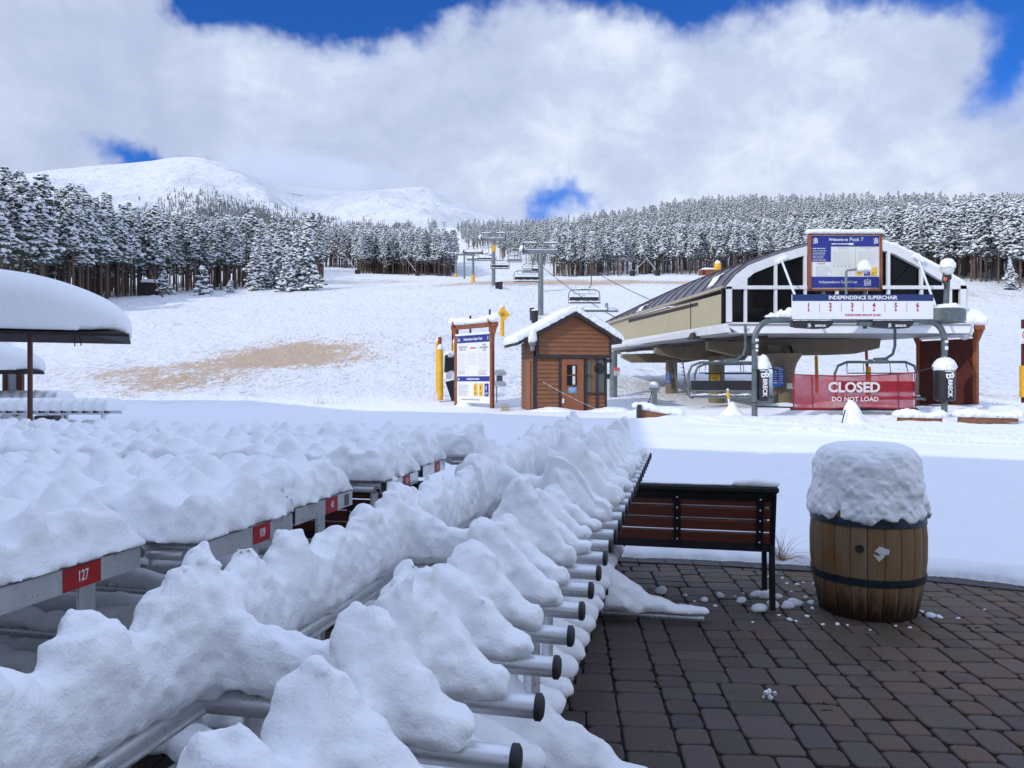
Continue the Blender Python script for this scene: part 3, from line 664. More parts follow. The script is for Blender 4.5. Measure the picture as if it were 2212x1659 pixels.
for s in range(6):
    rnd = random.Random(900 + s); C = MB(); h = 13 + s
    for i in range(13):
        f = (i + rnd.random()) / 13; rr = 2.4 * (1 - f) * rnd.random() ** .5 + .1; a = rnd.random() * 6.28; q = 1.9 * (1.1 - .6 * f)
        C.add(*blob((rr * math.cos(a), rr * math.sin(a), h * f), q, .9, 6, rnd), m=0)
        if rnd.random() < .75: C.add(*blob((rr * math.cos(a), rr * math.sin(a), h * f + .7), q * .85, .7, 6, rnd), m=1)
    LOW.append((np.array(C.v), np.array(C.f), np.array(C.m)))
ti = np.arange(1, 128); mp = []; tries = 0
while len(mp) < 4200 and tries < 60000:
    tries += 1; x = fr.uniform(215, 900); i = int(np.clip((x + 300) / 1800 * 359, 0, 359))
    yt = float(np.interp(x, [215, 300, 400, 440, 520, 600, 680, 760, 830, 900], [470, 440, 408, 408, 424, 444, 466, 480, 486, 492])) + 5 * math.sin(x / 13.) + 4 * math.sin(x / 5.1)
    y = yt + (512 - yt) * fr.random() ** .8; yy = HY - (Zm[:130, i] - EYE) / Ym[:130, i] * F
    j = int(np.argmin(np.abs(yy - y)))
    if j < 1 or fr.random() > .25 + .9 * (y - yt) / 40: continue
    if abs((x - 560) * .42 - (y - 440)) < 3.0 or (x < 420 and fr.random() < .45): continue        # a cleared ski run
    dx_, dy_ = fr.uniform(-6, 6), fr.uniform(-9, 9); mp.append((Xm[j, i] + dx_, Ym[j, i] + dy_, Zm[j, i] - 2.5, .95))
merged('forest_on_mountain_flank', mp, 'grey-green snowy forest on the lower flank of the mountain')
LOW = LOW_T
# cloud clinging to the shoulder of the mountain
def f_cl(name, d):
    m = bpy.data.materials.new(name); m.use_nodes = True; t = NT(m.node_tree); o = t.n('ShaderNodeOutputMaterial'); v = t.n('ShaderNodeVolumePrincipled')
    v.inputs['Density'].default_value = d; v.inputs['Color'].default_value = (.88, .90, .95, 1); v.inputs['Anisotropy'].default_value = .2; t.t.links.new(v.outputs[0], o.inputs['Volume']); return m
CLM = f_cl('cloud_vapour', .0017)
for k, (x, y, Yc, a, b, c) in enumerate(((560, 362, 3250, 170, 240, 60), (680, 384, 3150, 240, 300, 56), (800, 388, 3120, 190, 220, 40), (650, 372, 3400, 300, 300, 75))):
    m = MB(); m.lathe([(math.sin(math.pi * i / 16) * 1, -math.cos(math.pi * i / 16)) for i in range(17)], (0, 0, 0), 28); o = m.build('cloud_bank', CLM, smooth=True)
    for v in o.data.vertices:
        n_ = 1 + .16 * mnoise.noise(v.co * 2.2 + Vector((k * 7, 0, 0))) + .08 * mnoise.noise(v.co * 5 + Vector((k, 0, 0))); v.co *= n_
    o.scale = (a, b, c); o.location = P(x, y, Yc); tag(o, 'soft grey cloud drifting over the shoulder of the snowy mountain', 'cloud', kind='stuff')

# ---------------- lodge behind the camera (its shadow covers the plaza) ----------------
LW = mat('pale_lodge_wall', (.72, .71, .69), .8, 0, vary((.72, .71, .69), .1, .5));  # wall out of view, made pale to bounce light onto the shaded racks
lod = thing('lodge_building', 'tall lodge left of and behind the plaza that throws the big shadow', 'building', (-20, -15, 0))
foot = [(-36, 19.5), (-18.7, 7.2), (-20.4, -3.8), (-13.1, -7.3), (0, -13), (14, -19), (14, -40), (-60, -40), (-60, 19.5)]
MB().prism([(x, y, -.5) for x, y in foot], (0, 0, 20.0)).build('wall', LW, lod)
MB().prism([(x * 1.01, y * 1.01, 19.5) for x, y in foot], (0, 0, .5)).build('roof', TRIM, lod)
for (x0, y0), (x1, y1) in zip(foot[:5], foot[1:6]):
    L = math.hypot(x1 - x0, y1 - y0); dx, dy = (x1 - x0) / L, (y1 - y0) / L; n = max(1, int(L / 4)); rz = math.atan2(dy, dx)
    for fl in range(4):
        for i in range(n):
            t_ = (i + .5) * L / n; MB().box((x0 + dx * t_ + dy * .0, y0 + dy * t_ , 3 + fl * 4.4), (1.6, .16, 1.9), rz).build('window', GLASSD, lod)

# ---------------- ski racks ----------------
TH = R(12.7); CT, ST = math.cos(TH), math.sin(TH); ZC = .9
def UV(u, v, z): return Vector((u * ST + v * CT, u * CT - v * ST, z))
def xfuv(a): return np.stack([a[:, 0] * ST + a[:, 1] * CT, a[:, 0] * CT - a[:, 1] * ST, a[:, 2]], 1)
MROT = Matrix(((CT, ST, 0), (-ST, CT, 0), (0, 0, 1)))           # local x = v, local y = u
rr = random.Random(21)
A = thing('ski_rack', 'long two-level ski rack of galvanised tubes with black-capped pegs, piled with snow, nearest the pavers', 'ski rack', UV(3.5, -.55, 0))
VB, VE, VL, RT = -.50, -.262, -.908, .0215                       # beam, peg ends, left rail, tube radius
US = [1.38 - 3 * .2 + k * .2 for k in range(28)]
def seg(name, pts, r, parent=A, n=14, mt=GALV): return MB().tube(pts, r, n).build(name, mt, parent, smooth=True)
seg('rail', [UV(.55, VL, ZC - .012), UV(6.5, VL, ZC - .012)], .030)
seg('beam', [UV(.55, VB, ZC - .012), UV(6.55, VB, ZC - .012)], .028)
CB = [.2, 1.30, 2.357, 3.515, 4.65, 5.75, 6.45]
for k, u in enumerate(CB[1:]):
    if k == 2: MB().box(UV(u, (VL + VB) / 2, ZC - .022), (VB - VL, .03, .075), MROT).build('cross_bar', GALV, A)
    else: seg('cross_bar', [UV(u, VL, ZC - .012), UV(u, VB, ZC - .012)], .024)
for u in US:
    p = seg('peg', [UV(u, VB, ZC), UV(u, VE - .004, ZC)], RT)
    MB().tube([UV(u, VE - .004, ZC), UV(u, VE + .006, ZC), UV(u, VE + .010, ZC)], [RT + .003, RT + .003, RT - .003], 16).build('end_cap', DARK, p, smooth=True)
ZL, VLB, VLE = .21, -.80, -.462
seg('lower_beam', [UV(.6, VLB, ZL - .01), UV(6.5, VLB, ZL - .01)], .026)
for u in [.88 + .2 * k for k in range(28)]:
    p = seg('lower_peg', [UV(u, VLB, ZL), UV(u, VLE, ZL)], .019)
    MB().tube([UV(u, VLE, ZL), UV(u, VLE + .009, ZL)], .021, 14).build('end_cap', DARK, p, smooth=True)
for u in (1.42, 3.1, 5.0, 6.3):
    seg('post', [UV(u, -.865, .02), UV(u, -.865, ZC - .03)], .022)
    MB().tube([UV(u, -.865, .56), UV(u, -.865, .70)], .029, 14).box(UV(u, -.92, .62), (.09, .012, .05), MROT).build('clamp', GALV, A, smooth=True)
    seg('post', [UV(u + .06, -.56, .05), UV(u + .06, -.56, ZC - .03)], .024)
for u, v1 in ((2.62, .28), (4.84, .12)):
    MB().tube([UV(u, -1.1, .038), UV(u, v1, .038)], .024, 12).build('foot', GALV, A, smooth=True)
    seg('post', [UV(u, -.52, .04), UV(u, -.52, ZC - .03)], .03)
    fl = lambda x, y, z, u=u, v1=v1: smin(loaf(x, y, z, (u, -.62), (u, v1 - .02), lambda t: .40 * (1 - t) ** 2.1 * (1 + 0 * t) + .05, lambda t: .10 - .055 * t), loaf(x, y, z, (u, -.62), (u, -.3), lambda t: .30 - .2 * t, lambda t: .15 - .04 * t), .03)
    snow_net('snow', fl, ((u - .2, u + .2), (-.95, v1 + .1), (.0, .60)), .0125, A, lambda a: xfuv(a) + (0, 0, .058), nz=(.014, .006, .002))
# snow on the top frame
ph = {round(u, 2): .172 + rr.uniform(-.022, .03) for u in US}
_ub = np.array(US); _hb = np.array([ph[round(u, 2)] for u in US])
for j, u in enumerate(US):
    for c in CB: 
        if abs(u - c) < .1: _hb[j] += .05
ff = np.arange(0, 7.2, .002); beamh = np.zeros_like(ff) + .085
for u, hh in zip(_ub, _hb): beamh = np.maximum(beamh, .085 + (hh - .095) * np.exp(-((ff - u) / .064) ** 2))
railh = np.zeros_like(ff) + .145
lr = random.Random(5)
for c in np.arange(.60, 6.6, .21): railh = np.maximum(railh, .145 + (.06 + lr.uniform(-.02, .025)) * np.exp(-((ff - c) / .078) ** 2))
for c in CB: railh = np.maximum(railh, .135 + .10 * np.exp(-((ff - c) / .11) ** 2))
def fieldA(u, v, z):
    f = loaf(u, v, z, (.50, VL), (6.5, VL), lambda t: np.interp(.50 + t * 6.0, ff, railh), lambda t: .058 + 0 * t)
    f = smin(f, loaf(u, v, z, (.50, VB), (6.5, VB), lambda t: np.interp(.50 + t * 6.0, ff, beamh), lambda t: .052 + 0 * t), .025)
    for c in CB[1:]: f = smin(f, loaf(u, v, z, (c, VL), (c, VB), lambda t: .105 + .12 * np.abs(2 * t - 1) ** 2.2, lambda t: .050 + 0 * t), .03)
    for k, (uu, hh) in enumerate(zip(_ub, _hb)):
        sl = (u[:, 0, 0] > uu - .14) & (u[:, 0, 0] < uu + .14)
        if not sl.any(): continue
        e = VE - .100 + .010 * math.sin(k * 2.3); p_ = 1.25 + .35 * math.sin(k * 1.7); q_ = .95 + .1 * math.cos(k * 3.1)
        g_ = loaf(u[sl], v[sl], z[sl], (uu, VB - .02), (uu, e), lambda t, hh=hh, p_=p_, q_=q_: (hh + .012) * (1 - .70 * t ** (p_ + .15)) * q_, lambda t: .062 - .016 * t)
        f[sl] = smin(f[sl], g_, .034)
    if FAR_DEEP: f = f
    return f
FAR_DEEP = False
SEAT[0] = True
snow_net('snow', fieldA, ((.5, 3.2), (-1.03, -.20), (-.06, .34)), .0078, A, lambda a: xfuv(a) + (0, 0, ZC + .016), nz=(.006, .005, .005))
def fieldA2(u, v, z): return fieldA(u, v, z * 1.0) - .020 - .006 * vnoise(u, v, z, .3)
snow_net('snow', fieldA2, ((3.16, 6.66), (-1.03, -.18), (-.06, .42)), .0125, A, lambda a: xfuv(a) + (0, 0, ZC + .02), nz=(.009, .005, .003))
SEAT[0] = False
_ul = [.88 + .2 * k for k in range(28)]
def fieldL(u, v, z):
    f = loaf(u, v, z, (.5, VLB), (6.5, VLB), lambda t: .15 + .02 * np.sin(t * 60), lambda t: .07 + 0 * t)
    for k, uu in enumerate(_ul):
        sl = (u[:, 0, 0] > uu - .13) & (u[:, 0, 0] < uu + .13)
        if not sl.any(): continue
        g_ = loaf(u[sl], v[sl], z[sl], (uu, VLB), (uu, VLE - .05), lambda t, k=k: (.20 + .02 * math.sin(k * 2.1)) * (1 - .55 * t ** 1.8), lambda t: .078 - .01 * t); f[sl] = smin(f[sl], g_, .02)
    return f
snow_net('snow', fieldL, ((.5, 6.66), (-.93, -.40), (-.04, .28)), .014, A, lambda a: xfuv(a) + (0, 0, ZL + .008), nz=(.010, .005, .0))

# numbered racks to the left: each a narrow rack running away to the left, closed by a plate with its number
def rackB(u0, u1, v1, num, lab, h, vleft, seed, gap_pipe=False):
    o = thing('ski_rack', lab, 'ski rack', UV((u0 + u1) / 2, v1 - 1.2, 0), 'numbered ski racks')
    um = (u0 + u1) / 2; ph_ = .076
    m = MB(); th_ = .045; zc = ZC - ph_ / 2; L = u1 - u0
    for dz in (-ph_ / 2 + .002, ph_ / 2 - .002): m.box(UV(um, v1 - th_ / 2, zc + dz), (th_, L, .004), MROT)
    for dv_ in (.002, th_ - .002): m.box(UV(um, v1 - dv_, zc), (.004, L + .003, ph_ - .007), MROT)
    m.build('end_plate', GALV, o)
    pl = o.children[-1] if o.children else None
    pl = [c for c in COL.objects if c.parent == o][-1]
    us_ = u0 + L * num[1]; sw = num[2]
    st = MB().box(UV(us_, v1 + .002, zc + .001), (.003, sw, ph_ * .98), MROT).build('number_sticker', RED, pl)
    Mt = Matrix(((ST, 0, CT), (CT, 0, -ST), (0, 1, 0)))
    text(num[0], 'number', .050, UV(us_, v1 + .0042, zc + .001), Mt, PAPER, pl, .0004, sx=.62, bold=.0006)
    if num[0] == '40': MB().box(UV(u1 - .07, v1 + .0022, zc), (.003, .045, .06), MROT).build('worn_sticker', STEELG, pl)
    for uu in (u0 + .03, u1 - .03): seg('rail', [UV(uu, v1 - th_, ZC - .03), UV(uu, vleft, ZC - .03)], .022, o, 10)
    for q in range(3): seg('peg', [UV(u0 - .07, v1 - .22 - .2 * q, ZC - .03), UV(u0 + .03, v1 - .22 - .2 * q, ZC - .03)], .0215, o, 12)
    if gap_pipe: seg('peg', [UV(u0 - .02, v1 - .07, ZC - .045), UV(u0 - .02, v1 - .22, ZC - .045)], .021, o, 12)
    for vv in (v1 - .14, v1 - 1.7, v1 - 3.2):
        if vv < vleft: continue
        for uu in (u0 + .14, u1 - .1)[:1 if L < .55 else 2]: MB().box(UV(uu, vv, ZC / 2 - .04), (.03, .075, ZC - .08), MROT, bev=.01).build('leg', GALV, o, smooth=True)
        MB().tube([UV(u0 - .1, vv, .04), UV(u1 + .1, vv, .04)], .022, 10).build('foot', GALV, o, smooth=True)
    for uu, zz in ((um - .12, .25), (um + .2, .31)): seg('lower_rail', [UV(uu, v1 - .1, zz), UV(uu, max(vleft, v1 - 3.2), zz)], .021, o, 10)
    ss = random.Random(seed); pk_ = []
    for i in range(int((v1 - vleft) / .205) + 1):
        for jn in range(max(2, round(L / .21))):
            pk_.append((u0 + .1 + (L - .16) * jn / max(1, round(L / .21) - 1) + ss.uniform(-.015, .015), v1 - .08 - i * .205 + ss.uniform(-.02, .02), ss.uniform(.05, .11), ss.uniform(.07, .095)))
    def fld(u, v, z):
        U, V_ = u[:, :, 0], v[:, :, 0]; T_ = np.zeros_like(U) + h * .56 + vnoise(U, V_, U * 0, .33) * .022
        for (a, b, amp, wd) in pk_: T_ = np.maximum(T_, h * .56 + amp * np.exp(-(((U - a) / wd) ** 2 + ((V_ - b) / (wd * 1.05)) ** 2)) + vnoise(U, V_, U * 0 + 3, .12) * .012) if True else T_
        T_ = T_ + vnoise(U, V_, U * 0 + 7, .16) * .022 + vnoise(U, V_, U * 0 + 1, .07) * .010
        ed = np.minimum(np.minimum(U - (u0 - .05), (u1 + .012) - U), (v1 + .010) - V_)
        # flutes cut into the end over the plate
        fl_ = (.5 + .5 * np.cos((U - u0) / .205 * 2 * np.pi + seed + 1.5 * vnoise(U, V_, U * 0, .3)))
        T_ = T_ + .05 * (1 - fl_ * 1.6) * np.clip(1 - ((v1 + .02) - V_) / .22, 0, 1); ed0 = ed - .085 * fl_ * np.clip(1 - ((v1 + .02) - V_) / .16, 0, 1)
        top = T_[:, :, None] - z; k = np.clip(z / h, 0, 1); side = ed[:, :, None] * (1 - k) + ed0[:, :, None] * k - .10 * k ** 1.6
        return -np.minimum(top, side * .9)
    snow_net('snow', fld, ((u0 - .12, u1 + .06), (vleft, v1 + .05), (-.012, .40)), .0145, o, lambda a: xfuv(a) + (0, 0, ZC + .004), nz=(.016, .008, .003))
    def lowf(u, v, z):
        f = None
        for uu, zz, hh, ww in ((um - .12, .0, .10, .085), (um + .2, .06, .12, .075), (um - .26, -.2, .13, .10), (um + .05, -.22, .1, .12)):
            g_ = loaf(u, v, z, (uu, vleft), (uu + .03, v1 - .02), lambda t, hh=hh: hh * (.85 + .25 * np.sin(t * 23 + uu * 5)), lambda t, ww=ww: ww * (.9 + .15 * np.sin(t * 17)), zz)
            f = g_ if f is None else smin(f, g_, .02)
        return f
    snow_net('snow', lowf, ((um - .5, um + .5), (max(vleft, v1 - 3.2), v1 + .12), (-.25, .24)), .017, o, lambda a: xfuv(a) + (0, 0, .27), nz=(.014, .006, 0))
    return o
rackB(1.70, 2.40, -1.92, ('127', .61, .158), 'snow-piled ski rack with the red 127 sticker on its end plate', .20, -4.2, 1)
rackB(2.50, 3.145, -1.725, ('109', .60, .128), 'snow-piled ski rack with the red 109 sticker on its end plate', .21, -5.0, 2, True)
rackB(3.25, 3.87, -1.765, ('40', .60, .125), 'snow-piled ski rack with the red 40 sticker on its end plate', .21, -5.6, 3)
rackB(4.26, 4.80, -1.72, ('124', .60, .115), 'snow-piled ski rack whose end plate reads 124, behind the rack marked 40', .24, -6.2, 4, True)
rackB(5.06, 5.56, -1.775, ('16', .62, .11), 'snow-piled ski rack whose small end plate reads 16, behind rack 124', .25, -6.8, 5)
rackB(5.80, 6.24, -1.58, ('8', .70, .10), 'farthest snow-piled ski rack of the numbered group, its plate end almost hidden', .27, -7.4, 6, True)

# ski rack beyond, on the left, under the umbrella
def rackC(x0, x1, y0, z0, lab, n, hh, dep=.5):
    o = thing('ski_rack', lab, 'ski rack', ((x0 + x1) / 2, y0, 0), 'ski racks standing farther off at the left')
    MB().box(((x0 + x1) / 2, y0, z0 - .03), (x1 - x0, .05, .06)).build('rail', GALV, o)
    MB().box(((x0 + x1) / 2, y0 + dep, z0 - .03), (x1 - x0, .05, .06)).build('rail', GALV, o)
    dx = (x1 - x0) / n
    for i in range(n + 1): MB().tube([(x0 + i * dx, y0 - .16, z0), (x0 + i * dx, y0, z0)], .024, 8).build('peg', DARK, o, smooth=True)
    for xx in (x0 + .35, x1 - .12): MB().tube([(xx, y0, -.05), (xx, y0, z0)], .045, 10).build('leg', GALV, o, smooth=True)
    for xx in (x1 - 1.25, x1 - 1.15): MB().tube([(xx, y0 + dep, -.05), (xx, y0 + dep, z0)], .03, 8).build('leg', GALV, o, smooth=True)
    MB().box(((x0 + x1) / 2, y0 + .2, .42), (x1 - x0 - .8, .3, .05)).build('lower_shelf', GALV, o)
    def f(x, y, z):
        W = .5 + .5 * np.cos((x - x0) / dx * 2 * np.pi); T_ = hh * (.70 + .30 * W ** .6); k = np.clip(z / hh, 0, 1)
        ed = np.minimum(np.minimum(x - x0 + .06, x1 + .05 - x), np.minimum(y - (y0 - .15 + .06 * (1 - W)), y0 + dep + .1 - y)) - .1 * k ** 2.5
        return -np.minimum(T_ - z, ed)
    snow_net('snow', f, ((x0 - .1, x1 + .12), (y0 - .22, y0 + dep + .2), (-.03, hh + .1)), .035, o, lambda a: a + (0, 0, z0 + .01), nz=(.012, .01, 0))
    def f2(x, y, z): return loaf(x, y, z, (x0 + .3, y0 + .2), (x1 - .5, y0 + .2), lambda t: .2 + .04 * np.sin(t * 40), lambda t: .2 + 0 * t)
    snow_net('snow', f2, ((x0, x1), (y0 - .1, y0 + .5), (-.03, .3)), .04, o, lambda a: a + (0, 0, .45), nz=(.02, .01, 0))
rackC(-11.4, -8.28, 15.7, .86, 'snow-topped ski rack with dark pegs beside the umbrella pole', 14, .27)
rackC(-14.5, -10.9, 18.4, 1.05, 'farther ski rack whose snowy top shows above the rack beside the umbrella pole', 14, .2)

# ---------------- benches ----------------
def bench(uc, v0, v1, lab, snowy=True):
    o = thing('park_bench', lab, 'bench', UV(uc, (v0 + v1) / 2, 0), 'dark slatted benches'); L = v1 - v0; vm = (v0 + v1) / 2
    # back leans towards the camera side; seat lies beyond it
    def bk(s): return uc - .10 * s, .44 + .36 * s                   # along the back
    for k in range(4):
        u, z = bk(.10 + .235 * k); MB().box(UV(u, vm, z), (L - .06, .028, .074), MROT @ Matrix.Rotation(R(15.5), 3, 'X'), bev=.006).build('back_slat', SLAT, o)
    for k in range(4): MB().box(UV(uc + .09 + .11 * k, vm, .43 - .006 * k), (L - .06, .085, .03), MROT, bev=.006).build('seat_slat', SLAT, o)
    u, z = bk(1.0); MB().box(UV(u - .004, vm, z + .005), (L + .02, .07, .045), MROT, bev=.012).build('top_rail', BLACKMET, o)
    u, z = bk(.90); MB().box(UV(u - .002, vm, z), (L - .03, .03, .07), MROT @ Matrix.Rotation(R(15.5), 3, 'X')).build('back_panel', BLACKMET, o)
    u, z = bk(-.06); MB().box(UV(u, vm, z), (L - .03, .035, .06), MROT).build('bottom_rail', BLACKMET, o)
    for v in (v0 + .02, v1 - .02):
        m = MB(); a = bk(1.0); b = bk(0)
        m.tube([UV(a[0] - .0, v, a[1]), UV(b[0], v, b[1]), UV(b[0] - .03, v, .02)], .021, 8)
        m.build('rear_leg', BLACKMET, o)
        m = MB(); m.tube([UV(a[0] - .022, v + .0, a[1] - .01), UV(uc + .06, v, .66), UV(uc + .45, v, .64), UV(uc + .50, v, .42), UV(uc + .47, v, .02)], .019, 8); m.tube([UV(uc, v, .42), UV(uc + .48, v, .42)], .017, 6); m.build('arm_and_front_leg', BLACKMET, o)
    for v in (v1 - .62 if L > 1.2 else vm, v1 - .10, v0 + .10):
        a = bk(.96); b = bk(-.1); st = MB().box((UV(a[0], v, a[1]) + UV(b[0], v, b[1])) / 2 - UV(.020, 0, 0), (.045, .010, (a[1] - b[1]) * 1.03), MROT @ Matrix.Rotation(R(15.5), 3, 'X')).build('back_strap', BLACKMET, o)
        bm_ = MB()
        for k in range(5): uu, zz = bk(.04 + .2 * k); bm_.box(UV(uu - .028, v, zz), (.009, .006, .009), MROT)
        bm_.build('bolts', PAPER, st)
    if snowy:
        for k in (1, 2):
            u, z = bk(.10 + .235 * k); MB().box(UV(u + .004, vm, z + .0415), (L - .12, .026, .008), MROT, bev=.003).build('snow_line', SNOWSOFT, o)
        u, z = bk(1.0)
        snow_net('snow', lambda a, b, c: smin(loaf(a, b, c, (u, v1 - .24), (u, v1 - .02), lambda t: .035 + .012 * np.sin(t * 3), lambda t: .034 + 0 * t), loaf(a, b, c, (u, v0 + .05), (u, v1 - .3), lambda t: .012 + 0 * t, lambda t: .03 + 0 * t), .01), ((u - .06, u + .06), (v0, v1 + .03), (-.01, .07)), .009, o, lambda a: xfuv(a) + (0, 0, z + .028), nz=(.004, .002, .001))
        snow_net('snow', lambda a, b, c: loaf(a, b, c, (uc + .25, v0 + .08), (uc + .25, v1 - .08), lambda t: .06 + .02 * np.sin(t * 14), lambda t: .22 + 0 * t), ((uc - .02, uc + .5), (v0, v1), (-.01, .12)), .02, o, lambda a: xfuv(a) + (0, 0, .445), nz=(.008, .004, 0))
    return o
bench(5.20, -1.02, .575, 'dark metal bench with red-brown slats, between the long ski rack and the barrel')
bench(4.95, -3.3, -1.62, 'second slatted bench half hidden under the numbered ski racks', False)

# ---------------- barrel ----------------
bx, by = (1873 - CX) / F * 5.02, 5.02
bar = thing('wooden_barrel', 'weathered oak barrel with blue-black hoops and a tall cap of snow', 'barrel', (bx, by, 0))
BH, RM, RE_ = .88, .352, .292
def brad(z): t = (z / BH * 2 - 1); return RM - (RM - RE_) * t * t
def f_wood(t):
    s = t.sep(t.obj); ang = t.m('ARCTAN2', s[1], s[0]); st = t.m('FLOOR', t.m('MULTIPLY', t.m('ADD', ang, 4), 22 / 6.2832)); wn = t.n('ShaderNodeTexWhiteNoise', noise_dimensions='1D'); t.put(wn.inputs['W'], st)
    g1 = t.noise(t.comb(t.m('MULTIPLY', ang, 14), t.m('MULTIPLY', wn.outputs[0], 40), t.m('MULTIPLY', s[2], 1.8)), 3, 6, .7); g2 = t.noise(t.comb(t.m('MULTIPLY', ang, 3), 0, t.m('MULTIPLY', s[2], 3)), 1.6, 5, .65)
    c = t.mix(g1, (.06, .038, .022), (.34, .21, .105)); c = t.mix(t.m('MULTIPLY', t.sstep(g2, .40, .62), .85), c, (.21, .095, .022)); c = t.mix(t.m('MULTIPLY', wn.outputs[0], .35), c, (.33, .25, .16))
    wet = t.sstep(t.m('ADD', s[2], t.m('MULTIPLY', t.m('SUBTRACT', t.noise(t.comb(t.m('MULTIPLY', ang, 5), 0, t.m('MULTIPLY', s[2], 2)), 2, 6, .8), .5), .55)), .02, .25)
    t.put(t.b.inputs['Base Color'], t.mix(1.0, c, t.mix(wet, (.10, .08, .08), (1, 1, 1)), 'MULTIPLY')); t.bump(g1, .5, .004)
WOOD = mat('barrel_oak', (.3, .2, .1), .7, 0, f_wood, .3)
m = MB(); NS = 22
for i in range(NS):
    a0, a1 = 2 * math.pi * i / NS + .006, 2 * math.pi * (i + 1) / NS - .006; vs = []; zz = [0, .06, .2, .35, .5, .65, .8, BH]
    for z in zz:
        for a, dr in ((a0, -.02), (a0, -.002), (a0 + .012, 0), ((a0 + a1) / 2, .0028), (a1 - .012, 0), (a1, -.002), (a1, -.02)): vs.append((bx + (brad(z) + dr) * math.cos(a), by + (brad(z) + dr) * math.sin(a), z))
    fs = [(r * 7 + k, r * 7 + k + 1, r * 7 + 8 + k, r * 7 + 7 + k) for r in range(len(zz) - 1) for k in range(6)] + [tuple(range(6, -1, -1)), tuple(49 + k for k in range(7))]
    m.add(vs, fs)
m.lathe([(.27, .03), (.0, .03)], (bx, by, 0), 32); m.lathe([(.0, BH - .03), (.27, BH - .03)], (bx, by, 0), 32); m.lathe([(RM - .03, .4), (RM - .03, .46)], (bx, by, 0), 32)
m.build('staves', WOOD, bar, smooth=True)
HOOP = mat('blue_black_hoop', (.02, .035, .06), .45, .6, vary((.03, .042, .058), .5, 12))
for z0, z1 in ((.225, .272), (.590, .645), (BH - .05, BH)):
    MB().lathe([(brad(z0) + .0005, z0), (brad(z0) + .006, z0), (brad((z0 + z1) / 2) + .007, (z0 + z1) / 2), (brad(z1) + .006, z1), (brad(z1) + .0005, z1)], (bx, by, 0), 48).build('hoop' if z0 > .01 else 'base_rim', HOOP if z0 > .01 else TRIM, bar, smooth=True)
ab = math.atan2(-1, -.62); MB().tube([(bx + (RM - .004) * math.cos(ab), by + (RM - .004) * math.sin(ab), .46), (bx + (RM + .0045) * math.cos(ab), by + (RM + .0045) * math.sin(ab), .46)], .026, 20).build('bung_hole', DARK, bar)
def onb(a, z, off=.006): return Vector((bx + (brad(z) + off) * math.cos(a), by + (brad(z) + off) * math.sin(a), z))
m = MB(); a_ = math.atan2(-1, -.24)
for poly in ([(-.03, .02), (.0, .05), (.055, .03), (.05, .0), (.01, -.002)], [(-.04, .002), (-.01, -.01), (.03, -.01), (-.005, -.045)], [(-.012, .0), (.03, -.004), (.02, -.018)]):
    vs = [onb(a_ + px / RM, .435 + pz, .007) for px, pz in poly]; m.add(vs, [tuple(range(len(vs)))])
m.build('torn_sticker', CREAM, bar)
def fbar(x, y, z):
    r = np.hypot(x, y); an = np.arctan2(y, x); zz = z
    P_ = np.interp(z, [.605, .63, .66, .71, .78, .88, .96, 1.02, 1.06, 1.09, 1.105, 1.12], [.343, .358, .364, .354, .345, .334, .322, .300, .262, .19, .02, -.3])
    P_ = P_ + .007 * np.sin(an * 3 + 1) + .006 * np.sin(an * 5 + z * 8); low = np.clip((.80 - z) / .2, 0, 1)
    dr_ = vnoise(an * .4, z * .35, z * 0, .055) * .022 * low
    return np.maximum(r - P_ - dr_, (.630 + .016 * np.sin(an * 7) + .012 * np.sin(an * 17)) - z) * .8
snow_net('snow_cap', fbar, ((-.44, .44), (-.44, .44), (.56, 1.14)), .0095, bar, lambda a: a + (bx, by, 0), nz=(.010, .008, .004))

# ---------------- fallen snow lumps and the sprig ----------------
lump = []
for (x, y, s) in ((1430, 1280, .045), (1522, 1298, .034), (1555, 1290, .036), (1600, 1301, .036), (1635, 1288, .05), (1655, 1290, .06), (1668, 1310, .075), (1700, 1313, .045), (1716, 1306, .06), (1640, 1320, .055), (1752, 1305, .026), (1765, 1275, .022), (1770, 1243, .016), (1740, 1293, .02), (1756, 1316, .018), (1700, 1262, .014), (1722, 1264, .016), (1690, 1250, .014), (1735, 1260, .012), (2012, 1333, .034), (2030, 1335, .022), (1990, 1322, .014), (2070, 1337, .012), (1545, 1310, .014), (1480, 1288, .018), (1588, 1290, .012), (1808, 1350, .014), (1830, 1352, .012), (1778, 1350, .012), (1965, 1357, .012), (1935, 1353, .010), (2127, 1318, .010), (1705, 1340, .02), (1720, 1343, .012), (1744, 1333, .018), (1682, 1330, .012), (1625, 1345, .010), (1880, 1362, .009), (515, 1590, .022), (480, 1280, .025), (1500, 1300, .012), (1662, 1247, .016), (1675, 1237, .010), (1760, 1262, .02), (1710, 1280, .012), (1660, 1276, .012), (1680, 1292, .03), (1606, 1283, .01)):
    Y = F * EYE / (y - HY); X = (x - CX) / F * Y; r2 = random.Random(int(x * 7 + y)); s = min(s, .030 + s * .3); o_, f_ = blob((0, 0, 0), s, .85, 12, r2)
    m = MB(); m.add([(a[0] * r2.choice((1.0, 1.5)), a[1], a[2]) for a in o_], f_)
    ob = m.build('snow_lump', SNOWSOFT); md = ob.modifiers.new('s', 'SUBSURF'); md.levels = 2; md.render_levels = 2
    ob.location = (X, Y, s * .30); tag(ob, 'small lump of fallen snow lying on the pavers', 'snow lump', 'snow lumps scattered on the pavers')
m = MB(); Y = F * EYE / (1512 - HY); X0_ = (1662 - CX) / F * Y
